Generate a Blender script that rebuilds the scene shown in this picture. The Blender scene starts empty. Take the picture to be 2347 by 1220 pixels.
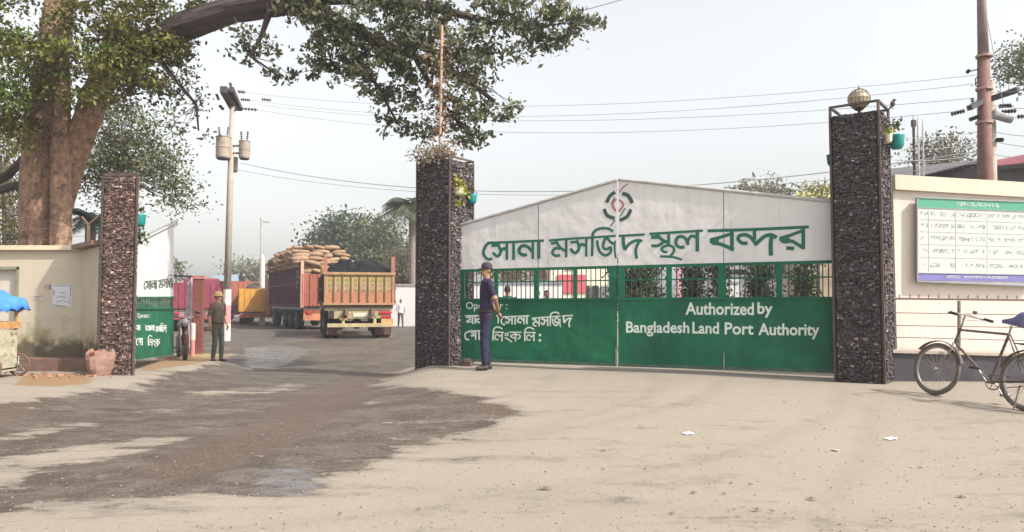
import bpy, bmesh, math, random
import numpy as np
from mathutils import Vector, Matrix, Euler
R = math.radians
rnd = random.Random(7)
NR = np.random.RandomState(11)
C = bpy.context.scene.collection
scene = bpy.context.scene

# ---------------------------------------------------------------- camera
FPX = 1700.0; CX, CY = 1173.5, 610.0
CAMZ = 1.35; TILT = math.atan(82 / FPX)
cam_d = bpy.data.cameras.new('camera'); cam = bpy.data.objects.new('camera', cam_d); C.objects.link(cam)
cam.location = (0, 0, CAMZ); cam.rotation_euler = (R(90) + TILT, 0, 0)
cam_d.sensor_width = 36; cam_d.lens = 36 * FPX / 2347; cam_d.clip_end = 2000; cam_d.clip_start = 0.05
scene.camera = cam
# ---------------------------------------------------------------- sky, sun, exposure
SUN_EL = 44; SUN_AZ = 120           # azimuth clockwise from +Y
world = bpy.data.worlds.new('World'); scene.world = world; world.use_nodes = True
wn = world.node_tree.nodes; wl = world.node_tree.links; wn.clear()
sky = wn.new('ShaderNodeTexSky'); sky.sky_type = 'NISHITA'; sky.sun_disc = False
sky.sun_elevation = R(SUN_EL); sky.sun_rotation = R(SUN_AZ); sky.air_density = 1.7; sky.dust_density = 3.6; sky.ozone_density = 3.0; sky.altitude = 0
hsv = wn.new('ShaderNodeHueSaturation'); hsv.inputs['Saturation'].default_value = 0.2; hsv.inputs['Value'].default_value = 1.0
gam = wn.new('ShaderNodeGamma'); gam.inputs[1].default_value = 0.55
bg = wn.new('ShaderNodeBackground'); bg.inputs['Strength'].default_value = 0.15
wo = wn.new('ShaderNodeOutputWorld')
wl.new(sky.outputs[0], hsv.inputs['Color']); wl.new(hsv.outputs[0], bg.inputs['Color'])
wl.new(bg.outputs[0], wo.inputs[0])
sd = bpy.data.lights.new('sun', 'SUN'); sd.energy = 3.5; sd.angle = R(1.0); sd.color = (1.0, .93, .83)
sun = bpy.data.objects.new('sun', sd); C.objects.link(sun); sun.location = (20, -10, 30)
sun.rotation_euler = (R(90 - SUN_EL), 0, R(180 - SUN_AZ)) 
_sv = Vector((math.sin(R(SUN_AZ)) * math.cos(R(SUN_EL)), math.cos(R(SUN_AZ)) * math.cos(R(SUN_EL)), math.sin(R(SUN_EL))))
sun.rotation_euler = _sv.to_track_quat('Z', 'Y').to_euler()
scene.view_settings.view_transform = 'Standard'; scene.view_settings.look = 'None'
scene.view_settings.exposure = 0.80; scene.view_settings.gamma = 1
scene.cycles.volume_step_rate = 4; scene.cycles.volume_max_steps = 64
scene.cycles.max_bounces = 8; scene.cycles.transparent_max_bounces = 12

# ---------------------------------------------------------------- maths
def ray(px, py):
    x = (px - CX) / FPX; z = -(py - CY) / FPX
    c, s = math.cos(TILT), math.sin(TILT)
    return Vector((x, c - z * s, s + z * c))
def P(px, py, Y):
    d = ray(px, py); return Vector((0, 0, CAMZ)) + d * (Y / d.y)
def on_plane(px, py, p0, n):
    d = ray(px, py); o = Vector((0, 0, CAMZ)); return o + d * ((p0 - o).dot(n) / d.dot(n))
def ss(a, b, x):
    t = np.clip((x - a) / (b - a), 0, 1); return t * t * (3 - 2 * t)
def gz(x, y):
    x = np.asarray(x, float); y = np.asarray(y, float)
    ramp = ss(3.5, 10, y)
    road = np.interp(y, [8, 12, 15, 19, 26, 36, 45, 80], [0.03, 0, -.05, -.06, .05, -.03, -.1, -.1])
    s = 1.8 * (1 - ss(6, 13, y))
    w = ss(-2.3 - s, -1.3 + s, x)
    wl_ = (1 - ss(-6.3, -5.2, x)) * (1 - ss(15, 18, y))
    z = road * (1 - w) + 0.23 * ramp * w
    z = z * (1 - wl_) + .12 * ramp * wl_
    return z + 0.012 * np.sin(x * 1.3 + y * .7) * np.sin(y * 1.1 - x * .4) * ss(0, 3, y)
def G(x, y): return float(gz(x, y))
def PG(px, py):
    d = ray(px, py); t = 1.0
    for _ in range(60):
        p = Vector((0, 0, CAMZ)) + d * t
        t += (G(p.x, p.y) - p.z) / d.z * .7
    return Vector((0, 0, CAMZ)) + d * t

# ---------------------------------------------------------------- materials
def srgb(r, g, b):
    f = lambda c: (c / 255 / 12.92) if c / 255 <= .04045 else ((c / 255 + .055) / 1.055) ** 2.4
    return (f(r), f(g), f(b), 1)
_m = {}
def mat(name, col, rough=.8, var=.18, scale=6, bump=.15, bscale=40, metal=0, spec=.4, grime=None, attr=False, trans=0, streak=None, dent=0):
    if name in _m: return _m[name]
    m = bpy.data.materials.new(name); m.use_nodes = True; n = m.node_tree.nodes; l = m.node_tree.links
    b = n['Principled BSDF']; b.inputs['Roughness'].default_value = rough; b.inputs['Metallic'].default_value = metal
    b.inputs['Specular IOR Level'].default_value = spec
    geo = n.new('ShaderNodeNewGeometry'); nz = n.new('ShaderNodeTexNoise'); nz.inputs['Scale'].default_value = scale
    nz.inputs['Detail'].default_value = 6; nz.inputs['Roughness'].default_value = .65
    tc = n.new('ShaderNodeTexCoord'); l.new(tc.outputs['Object'], nz.inputs['Vector'])
    rp = n.new('ShaderNodeValToRGB'); rp.color_ramp.elements[0].position = .3; rp.color_ramp.elements[1].position = .7
    c = col[:3]
    rp.color_ramp.elements[0].color = tuple(x * (1 - var) for x in c) + (1,)
    rp.color_ramp.elements[1].color = tuple(min(x * (1 + var), .95) for x in c) + (1,)
    l.new(nz.outputs['Fac'], rp.inputs['Fac']); out = rp.outputs[0]
    if attr:
        a = n.new('ShaderNodeAttribute'); a.attribute_name = 'tint'
        mx = n.new('ShaderNodeMix'); mx.data_type = 'RGBA'; mx.blend_type = 'MULTIPLY'; mx.inputs[0].default_value = 1
        l.new(out, mx.inputs[6]); l.new(a.outputs['Color'], mx.inputs[7]); out = mx.outputs[2]
    if grime:   # (colour, threshold, scale): patches of dirt or rust
        g2 = n.new('ShaderNodeTexNoise'); g2.inputs['Scale'].default_value = grime[2]; g2.inputs['Detail'].default_value = 8; g2.inputs['Roughness'].default_value = .7
        l.new(tc.outputs['Object'], g2.inputs['Vector'])
        r2 = n.new('ShaderNodeValToRGB'); r2.color_ramp.elements[0].position = grime[1]; r2.color_ramp.elements[1].position = grime[1] + .14
        l.new(g2.outputs['Fac'], r2.inputs['Fac'])
        mx = n.new('ShaderNodeMix'); mx.data_type = 'RGBA'; l.new(r2.outputs[0], mx.inputs[0]); l.new(out, mx.inputs[6]); mx.inputs[7].default_value = tuple(grime[0][:3]) + (1,)
        out = mx.outputs[2]
    if streak:  # (colour, amount): run-down dirt in upright streaks
        mp = n.new('ShaderNodeMapping'); mp.inputs['Scale'].default_value = (9, 9, .55); l.new(tc.outputs['Object'], mp.inputs[0])
        g3 = n.new('ShaderNodeTexNoise'); g3.inputs['Scale'].default_value = 1.3; g3.inputs['Detail'].default_value = 7; g3.inputs['Roughness'].default_value = .7; l.new(mp.outputs[0], g3.inputs[0])
        r3 = n.new('ShaderNodeValToRGB'); r3.color_ramp.elements[0].position = .5; r3.color_ramp.elements[1].position = .74; r3.color_ramp.elements[1].color = (streak[1],) * 3 + (1,); l.new(g3.outputs[0], r3.inputs[0])
        mx = n.new('ShaderNodeMix'); mx.data_type = 'RGBA'; l.new(r3.outputs[0], mx.inputs[0]); l.new(out, mx.inputs[6]); mx.inputs[7].default_value = tuple(streak[0][:3]) + (1,); out = mx.outputs[2]
    l.new(out, b.inputs['Base Color'])
    if dent:
        dn = n.new('ShaderNodeTexNoise'); dn.inputs['Scale'].default_value = 1.7; dn.inputs['Detail'].default_value = 3; l.new(tc.outputs['Object'], dn.inputs[0])
        dp = n.new('ShaderNodeBump'); dp.inputs['Strength'].default_value = dent; dp.inputs['Distance'].default_value = .12; l.new(dn.outputs[0], dp.inputs['Height']); l.new(dp.outputs[0], b.inputs['Normal'])
    if bump:
        bn = n.new('ShaderNodeTexNoise'); bn.inputs['Scale'].default_value = bscale; bn.inputs['Detail'].default_value = 5
        l.new(tc.outputs['Object'], bn.inputs['Vector'])
        bp = n.new('ShaderNodeBump'); bp.inputs['Strength'].default_value = bump; bp.inputs['Distance'].default_value = .05 if bump > .6 else .02
        l.new(bn.outputs['Fac'], bp.inputs['Height'])
        if dent: l.new(dp.outputs[0], bp.inputs['Normal'])
        0; l.new(bp.outputs[0], b.inputs['Normal'])
    if trans:
        t = n.new('ShaderNodeBsdfTranslucent'); l.new(out, t.inputs[0]); ms = n.new('ShaderNodeMixShader'); ms.inputs[0].default_value = trans
        l.new(b.outputs[0], ms.inputs[1]); l.new(t.outputs[0], ms.inputs[2]); l.new(ms.outputs[0], n['Material Output'].inputs[0])
    _m[name] = m; return m

# ---------------------------------------------------------------- mesh builder
class MB:
    def __init__(s): s.v = []; s.f = []; s.t = []; s.ct = None
    def add(s, vs, fs, tint=None):
        o = len(s.v); s.v += [tuple(v) for v in vs]; s.f += [tuple(i + o for i in f) for f in fs]
        s.t += [tint or (1, 1, 1)] * len(fs); return s
    def box(s, c, d, rz=0, rx=0, ry=0, tint=None):
        m = Euler((rx, ry, rz)).to_matrix(); c = Vector(c)
        vs = [c + m @ Vector((x * d[0] / 2, y * d[1] / 2, z * d[2] / 2)) for z in (-1, 1) for y in (-1, 1) for x in (-1, 1)]
        return s.add(vs, [(0, 2, 3, 1), (4, 5, 7, 6), (0, 1, 5, 4), (2, 6, 7, 3), (0, 4, 6, 2), (1, 3, 7, 5)], tint)
    def prism(s, poly, off, tint=None):     # poly: 3D points, off: extrusion vector
        n = len(poly); off = Vector(off); a = [Vector(p) for p in poly]; b = [p + off for p in a]
        return s.add(a + b, [tuple(range(n))[::-1], tuple(range(n, 2 * n))] + [(i, (i + 1) % n, n + (i + 1) % n, n + i) for i in range(n)], tint)
    def bar(s, a, b, w, h=None, tint=None, up=(0, 0, 1)):
        a, b = Vector(a), Vector(b); h = h or w; d = (b - a).normalized(); u = Vector(up)
        if abs(d.dot(u)) > .95: u = Vector((1, 0, 0))
        x = d.cross(u).normalized() * w / 2; z = x.cross(d).normalized() * h / 2
        vs = [p + i * x + j * z for p in (a, b) for i, j in ((-1, -1), (1, -1), (1, 1), (-1, 1))]
        return s.add(vs, [(3, 2, 1, 0), (4, 5, 6, 7), (0, 1, 5, 4), (1, 2, 6, 5), (2, 3, 7, 6), (3, 0, 4, 7)], tint)
    def tube(s, pts, r, n=8, cap=True, sq=1, tint=None):
        pts = [Vector(p) for p in pts]; k = len(pts); r = r if hasattr(r, '__len__') else [r] * k
        vs = []; prev = None
        for i, p in enumerate(pts):
            d = (pts[min(i + 1, k - 1)] - pts[max(i - 1, 0)]).normalized()
            u = prev if prev is not None else (Vector((0, 0, 1)) if abs(d.z) < .9 else Vector((1, 0, 0)))
            u = (u - d * u.dot(d)).normalized(); prev = u; w = d.cross(u)
            vs += [p + (u * math.cos(2 * math.pi * j / n) + w * math.sin(2 * math.pi * j / n) * sq) * r[i] for j in range(n)]
        fs = [(i * n + j, i * n + (j + 1) % n, (i + 1) * n + (j + 1) % n, (i + 1) * n + j) for i in range(k - 1) for j in range(n)]
        if cap: fs += [tuple(range(n))[::-1], tuple(range((k - 1) * n, k * n))]
        return s.add(vs, fs, tint)
    def lathe(s, c, prof, n=16, axis='z', tint=None):
        c = Vector(c); pts = []
        for r, h in prof:
            for j in range(n):
                a = 2 * math.pi * j / n; q = (r * math.cos(a), r * math.sin(a), h)
                if axis == 'x': q = (q[2], q[0], q[1])
                if axis == 'y': q = (q[0], q[2], q[1])
                pts.append(c + Vector(q))
        k = len(prof)
        fs = [(i * n + j, i * n + (j + 1) % n, (i + 1) * n + (j + 1) % n, (i + 1) * n + j) for i in range(k - 1) for j in range(n)]
        fs += [tuple(range(n))[::-1], tuple(range((k - 1) * n, k * n))]
        return s.add(pts, fs, tint)
    def ball(s, c, r, n=12, tint=None):
        r = r if hasattr(r, '__len__') else (r, r, r); c = Vector(c); k = n // 2; vs = []; 
        for i in range(k + 1):
            a = math.pi * i / k
            a = min(max(a, .02), math.pi - .02)
            for j in range(n):
                b = 2 * math.pi * j / n; vs.append(c + Vector((r[0] * math.sin(a) * math.cos(b), r[1] * math.sin(a) * math.sin(b), -r[2] * math.cos(a))))
        fs = [(i * n + j, i * n + (j + 1) % n, (i + 1) * n + (j + 1) % n, (i + 1) * n + j) for i in range(k) for j in range(n)]
        fs += [tuple(range(n))[::-1], tuple(range(k * n, (k + 1) * n))]
        return s.add(vs, fs, tint)
    def xform(s, M):
        s.v = [tuple(M @ Vector(v)) for v in s.v]; return s

def tag(o, label=None, cat=None, group=None, kind=None):
    if label: o['label'] = label
    if cat: o['category'] = cat
    if group: o['group'] = group
    if kind: o['kind'] = kind
    return o
def thing(name, label, cat, loc=(0, 0, 0), group=None):
    o = bpy.data.objects.new(name, None); o.empty_display_size = .2; C.objects.link(o); o.location = loc
    return tag(o, label, cat, group)
def wloc(o):
    v = Vector(o.location)
    while o.parent: o = o.parent; v += Vector(o.location)
    return v
def obj(name, mb, m, parent=None, local=False, smooth=False, label=None, origin=None, bevel=0):
    me = bpy.data.meshes.new(name); off = Vector((0, 0, 0))
    if not local and parent: off = wloc(parent)
    if origin is not None: off = Vector(origin)
    me.from_pydata([tuple(Vector(v) - off) for v in mb.v], [], mb.f)
    ms = m if isinstance(m, (list, tuple)) else [m]
    for x in ms: me.materials.append(x)
    ca = me.attributes.new('tint', 'FLOAT_COLOR', 'FACE')
    ca.data.foreach_set('color', np.array([tuple(t) + (1,) for t in mb.t], 'f').ravel())
    if smooth: me.shade_smooth()
    o = bpy.data.objects.new(name, me); C.objects.link(o)
    if origin is not None: o.location = off
    if parent: o.parent = parent
    if label: o['label'] = label
    if bevel:
        bv = o.modifiers.new('bevel', 'BEVEL'); bv.width = bevel; bv.segments = 2; bv.limit_method = 'ANGLE'
    return o
def smooth_angle(o, deg=40):
    o.data.shade_smooth()
    try: o.data.set_sharp_from_angle(angle=R(deg))
    except Exception: pass
    return o
def copy_tree(o, parent=None):
    c = o.copy(); C.objects.link(c)
    if parent: c.parent = parent
    for ch in list(o.children): copy_tree(ch, c)
    return c

# ---------------------------------------------------------------- lettering
def crom(pts, k=5):
    if len(pts) < 3: return pts
    p = [pts[0]] + list(pts) + [pts[-1]]; out = []
    for i in range(1, len(p) - 2):
        a, b, c, d = [np.array(q, float) for q in p[i - 1:i + 3]]
        for t in np.linspace(0, 1, k, endpoint=False):
            out.append(tuple(.5 * (2 * b + (c - a) * t + (2 * a - 5 * b + 4 * c - d) * t * t + (3 * b - a - 3 * c + d) * t ** 3)))
    out.append(tuple(pts[-1])); return out
def ribbon(pts, w, smooth=True):
    """2D outline strip in pixels"""
    q = np.array(crom(pts) if smooth else pts, float); d = np.gradient(q, axis=0); d /= (np.linalg.norm(d, axis=1, keepdims=True) + 1e-9)
    n = np.stack([-d[:, 1], d[:, 0]], 1) * w / 2
    q[0] -= d[0] * w * .12; q[-1] += d[-1] * w * .12
    return q + n, q - n
def strokes(mb, sts, p0, n, off0=.0035, step=.0003, tint=None):
    """strokes = [(pts,width)] in photo px, laid on the plane p0,n (n faces the viewer)"""
    for i, (pts, w) in enumerate(sts):
        a, b = ribbon(pts, w, len(pts) > 2); off = n * (off0 + step * (i % 14))
        vs = [on_plane(x, y, p0, n) + off for x, y in a] + [on_plane(x, y, p0, n) + off for x, y in b]; k = len(a)
        mb.add(vs, [(j, j + 1, k + j + 1, k + j) for j in range(k - 1)], tint)
def text_quads(s, bold=0.0, shear=0):
    cu = bpy.data.curves.new('t', 'FONT'); cu.body = s; cu.size = 1; cu.offset = bold; cu.shear = shear; cu.resolution_u = 3
    o = bpy.data.objects.new('t', cu); C.objects.link(o); bpy.context.view_layer.update()
    dg = bpy.context.evaluated_depsgraph_get(); me = bpy.data.meshes.new_from_object(o.evaluated_get(dg))
    v = np.array([x.co[:2] for x in me.vertices]); f = [tuple(p.vertices) for p in me.polygons]
    bpy.data.objects.remove(o); bpy.data.curves.remove(cu); bpy.data.meshes.remove(me)
    mn = v.min(0); mxx = v.max(0); v = (v - mn) / (mxx - mn); return v, f
def text_on(mb, s, box, p0, n, bold=.02, off=.004, slope=0, slope2=None, shear=0):
    """box=(x0,y0,x1,y1) px of the ink; slope: px drop of the right end (top / bottom)"""
    if bold == 'B':   # heavier brush: the same word laid twice, a hair apart
        w_ = (box[2] - box[0]) * .004 + .35
        text_on(mb, s, (box[0] - w_, box[1] - .3, box[2] - w_, box[3]), p0, n, 0, off, slope, slope2, shear); bold = 0; off += .0005; box = (box[0] + w_, box[1], box[2] + w_, box[3] + .3)
    v, f = text_quads(s, bold, shear); x0, y0, x1, y1 = box; slope2 = slope if slope2 is None else slope2
    vs = []
    for a, b in v:
        px = x0 + a * (x1 - x0); top = y0 + a * slope; bot = y1 + a * slope2
        vs.append(on_plane(px, bot + (top - bot) * b, p0, n) + n * off)
    mb.add(vs, f)

# ---------------------------------------------------------------- foliage
def leaf_mesh(name, cen, size, m, parent, droop=.3, aspect=.55, origin=None, kind=None, label=None, per=0):
    n = len(cen); cen = np.asarray(cen, float)
    a = NR.normal(size=(n, 3)); a[:, 2] -= droop; a /= np.linalg.norm(a, axis=1, keepdims=True)
    b = NR.normal(size=(n, 3)); b[:, 2] *= .5; b -= a * (a * b).sum(1, keepdims=True); b /= np.linalg.norm(b, axis=1, keepdims=True)
    s = size * NR.uniform(.6, 1.35, (n, 1)); v = np.empty((n, 4, 3))
    v[:, 0] = cen - a * s * .5; v[:, 1] = cen + b * s * .5 * aspect; v[:, 2] = cen + a * s * .5; v[:, 3] = cen - b * s * .5 * aspect
    off = np.array(wloc(parent)) if parent else np.zeros(3)
    if origin is not None: off = np.array(origin)
    me = bpy.data.meshes.new(name); me.vertices.add(n * 4); me.vertices.foreach_set('co', (v - off).ravel().astype('f'))
    me.loops.add(n * 4); me.loops.foreach_set('vertex_index', np.arange(n * 4, dtype='i'))
    me.polygons.add(n); me.polygons.foreach_set('loop_start', np.arange(0, n * 4, 4, dtype='i')); me.polygons.foreach_set('loop_total', np.full(n, 4, 'i'))
    me.update(calc_edges=True); me.materials.append(m)
    t = np.ones((n, 4), 'f'); k = NR.uniform(.6, 1.4, n)
    if per: k = k * np.repeat(NR.uniform(.55, 1.5, n // per + 1), per)[:n]
    0; t[:, 0] = k * NR.uniform(.85, 1.2, n); t[:, 1] = k; t[:, 2] = k * NR.uniform(.7, 1.1, n)
    ca = me.attributes.new('tint', 'FLOAT_COLOR', 'FACE'); ca.data.foreach_set('color', t.ravel())
    o = bpy.data.objects.new(name, me); C.objects.link(o)
    if origin is not None: o.location = origin
    if parent: o.parent = parent
    return o
def blob_leaves(blobs, leaf, dens=1.0, clump=.22, per=16):
    """blobs: (px,py,rx,ry,Y,dY,density) ellipses seen in the photo given a depth and a thickness"""
    out = []; cl = []
    for px, py, rx, ry, Y, dY, de in blobs:
        area = math.pi * rx * ry * (Y / FPX) ** 2; n = int(area * dens * de / (leaf * leaf * .28)); k = max(3, n // per)
        c = P(px, py, Y)
        for _ in range(k):
            while 1:
                u = NR.uniform(-1, 1, 3)
                if .0 < (u ** 2).sum() < 1: break
            u *= (u ** 2).sum() ** -.12
            q = np.array(c) + u * np.array([rx * Y / FPX, dY, ry * Y / FPX]); cl.append(q)
            out.append(q + NR.normal(size=(per, 3)) * clump * NR.uniform(.5, 1.1) * np.array([1, 1, .6]))
    return np.concatenate(out), cl
# ================================================================ THE GROUND
def inpoly(px, py, poly):
    c = np.zeros(px.shape, bool); n = len(poly)
    for i in range(n):
        x1, y1 = poly[i]; x2, y2 = poly[i - 1]
        k = ((y1 > py) != (y2 > py)); c ^= k & (px < (x2 - x1) * (py - y1) / ((y2 - y1) or 1e-9) + x1)
    return c
def grow(a, b, step, far, f=1.22):
    core = list(np.arange(a, b, step)); s = step; x = core[0]; lo = []
    while x > -far: s *= f; x -= s; lo.append(x)
    s = step; x = core[-1]; hi = []
    while x < far: s *= f; x += s; hi.append(x)
    return np.array(lo[::-1] + core + hi)
gx = grow(-12, 9.5, .075, 240); gy = grow(2.2, 24, .075, 240)
XX, YY = np.meshgrid(gx, gy); ZZ = gz(XX, YY)
# traced outlines of wet, muddy and painted tree-shade ground, brought down onto the terrain
def to_px(X, Y, Z):
    y = np.maximum(Y * math.cos(TILT) + (Z - CAMZ) * math.sin(TILT), .05); z = -Y * math.sin(TILT) + (Z - CAMZ) * math.cos(TILT)
    return CX + FPX * X / y, CY - FPX * z / y
PXX, PYY = to_px(XX, YY, ZZ); ok = YY > 2
def M(*polys):
    a = np.zeros(XX.shape)
    for p in polys: a = np.maximum(a, (inpoly(PXX, PYY, p) & ok).astype(float))
    return a
def blur(a, k):
    for _ in range(k):
        b = a.copy(); b[1:-1, 1:-1] = (a[1:-1, 1:-1] * 2 + a[:-2, 1:-1] + a[2:, 1:-1] + a[1:-1, :-2] + a[1:-1, 2:]) / 6; a = b
    return a
wet_shade = M([(-900, 930), (0, 922), (150, 908), (300, 885), (430, 850), (490, 835), (560, 800), (600, 770), (560, 745), (400, 730), (400, 716), (700, 712), (960, 716), (1000, 730), (970, 790), (957, 838), (925, 848), (860, 885), (985, 888), (1100, 908), (1205, 945), (1150, 958), (1130, 985),
         (1050, 1003), (960, 1020), (880, 1040), (862, 1068), (800, 1090), (752, 1080), (742, 1108), (690, 1142), (610, 1140), (592, 1122), (480, 1132), (300, 1150), (180, 1138), (60, 1150), (-60, 1190), (-1200, 1400)])  # wet ground, with streaks of dappled tree shade painted dark at the left
dry = M([(-900, 1150), (0, 1045), (180, 1018), (330, 1003), (470, 1000), (380, 1022), (280, 1050), (130, 1075), (0, 1118), (-900, 1350)],
        [(20, 944), (80, 930), (210, 932), (120, 940)], [(240, 948), (330, 938), (480, 938), (400, 950)], [(560, 905), (640, 880), (700, 884), (620, 905)],
        [(420, 902), (560, 885), (600, 890), (470, 912)], [(790, 925), (900, 918), (940, 925), (860, 935)], [(80, 985), (200, 965), (260, 968), (120, 992)], [(200, 900), (300, 890), (420, 872), (300, 900)], [(0, 1000), (60, 985), (120, 990), (0, 1015)])  # dry patches, plus pale gaps painted between the shade streaks
mud = M([(880, 850), (940, 850), (860, 890), (820, 930), (740, 980), (640, 1030), (520, 1075), (420, 1105), (330, 1100), (330, 1070), (450, 1020), (600, 960), (640, 920), (760, 880)],
        [(1060, 925), (1130, 925), (1200, 945), (1120, 955)], [(0, 925), (60, 920), (120, 930), (0, 990)], [(60, 1003), (150, 993), (180, 1000), (90, 1012)])
pud = M([(560, 1080), (700, 1068), (760, 1085), (700, 1135), (620, 1138), (600, 1110)], [(560, 800), (640, 790), (720, 800), (650, 840), (560, 850)], [(720, 800), (880, 788), (860, 806), (740, 815)], [(640, 770), (900, 762), (900, 776), (660, 784)])
dirt = M([(50, 858), (215, 858), (215, 880), (120, 888), (30, 884)], [(300, 835), (400, 815), (560, 782), (560, 800), (480, 830), (330, 852)])
yel = M([(440, 815), (470, 784), (560, 780), (545, 806), (470, 820)])
grav = M([(1080, 1010), (1180, 960), (1400, 900), (1560, 868), (1640, 872), (1500, 905), (1380, 950), (1240, 1010), (1120, 1060)], [(900, 1180), (1100, 1090), (1300, 1100), (1450, 1180), (1400, 1300), (900, 1300)], [(1060, 870), (1400, 852), (1300, 880), (1100, 900)], [(0, 1150), (300, 1155), (200, 1200), (0, 1230)])
trk = np.zeros(XX.shape)
for cpts in ([(3.6, 10.2), (2.6, 8.2), (.6, 6.4), (-2.4, 5.0), (-6, 4.0)], [(1.4, 11.6), (.9, 9.4), (-.6, 7.6), (-3.4, 6.3)], [(4.6, 8.0), (3.6, 6.0), (2.6, 4.4), (2.0, 2.6)], [(-1, 4.6), (1.5, 4.0), (4.5, 4.2), (8, 5.2)]):
    cc_ = np.array(crom(cpts, 14))
    for sh_ in (-.75, .75):
        d_ = np.gradient(cc_, axis=0); d_ /= np.linalg.norm(d_, axis=1, keepdims=True); q_ = cc_ + np.stack([-d_[:, 1], d_[:, 0]], 1) * sh_
        for x_, y_ in np.concatenate([q_, (q_[:-1] + q_[1:]) / 2, q_[:-1] * .75 + q_[1:] * .25, q_[:-1] * .25 + q_[1:] * .75]): trk = np.maximum(trk, np.exp(-((XX - x_) ** 2 + (YY - y_) ** 2) / .012) * .9)
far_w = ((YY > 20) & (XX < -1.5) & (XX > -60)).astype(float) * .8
mask = {'wet_shade': np.clip(blur(np.maximum(wet_shade - dry * .75, far_w), 14), 0, 1), 'mud': blur(mud, 5), 'puddle': blur(pud, 5), 'dirt': blur(np.maximum(dirt * .75, yel * .6), 3), 'straw': blur(yel, 2), 'gravel': blur(grav, 12), 'track': blur(np.clip(trk, 0, 1), 1)}
ZZ = ZZ - .010 * mask['track']
for fx, fy, am in ((3.1, 2.3, .008), (7.3, 5.1, .006), (11.9, 13.3, .005), (21, 17, .004)):
    ZZ = ZZ + mask['wet_shade'] * am * np.sin(XX * fx + 2 * np.sin(YY * fy * .31)) * np.sin(YY * fy + 1.7 * np.sin(XX * fx * .23))
def grid_obj(name, sel, dz, m):
    ny, nx = XX.shape; idx = np.arange(ny * nx).reshape(ny, nx)
    q = np.stack([idx[:-1, :-1], idx[:-1, 1:], idx[1:, 1:], idx[1:, :-1]], -1)[sel]
    used = np.unique(q); mp = np.zeros(ny * nx, int); mp[used] = np.arange(len(used)); q = mp[q]
    co = np.stack([XX.ravel(), YY.ravel(), ZZ.ravel() + dz], 1)[used]
    me = bpy.data.meshes.new(name); me.vertices.add(len(co)); me.vertices.foreach_set('co', co.ravel().astype('f'))
    k = len(q); me.loops.add(k * 4); me.loops.foreach_set('vertex_index', q.ravel().astype('i'))
    me.polygons.add(k); me.polygons.foreach_set('loop_start', np.arange(0, k * 4, 4, dtype='i')); me.polygons.foreach_set('loop_total', np.full(k, 4, 'i'))
    me.update(calc_edges=True); me.materials.append(m); me.shade_smooth()
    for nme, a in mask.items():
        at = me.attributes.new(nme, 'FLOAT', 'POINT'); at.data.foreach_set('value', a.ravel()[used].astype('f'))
    o = bpy.data.objects.new(name, me); C.objects.link(o); o['kind'] = 'structure'; return o
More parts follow.
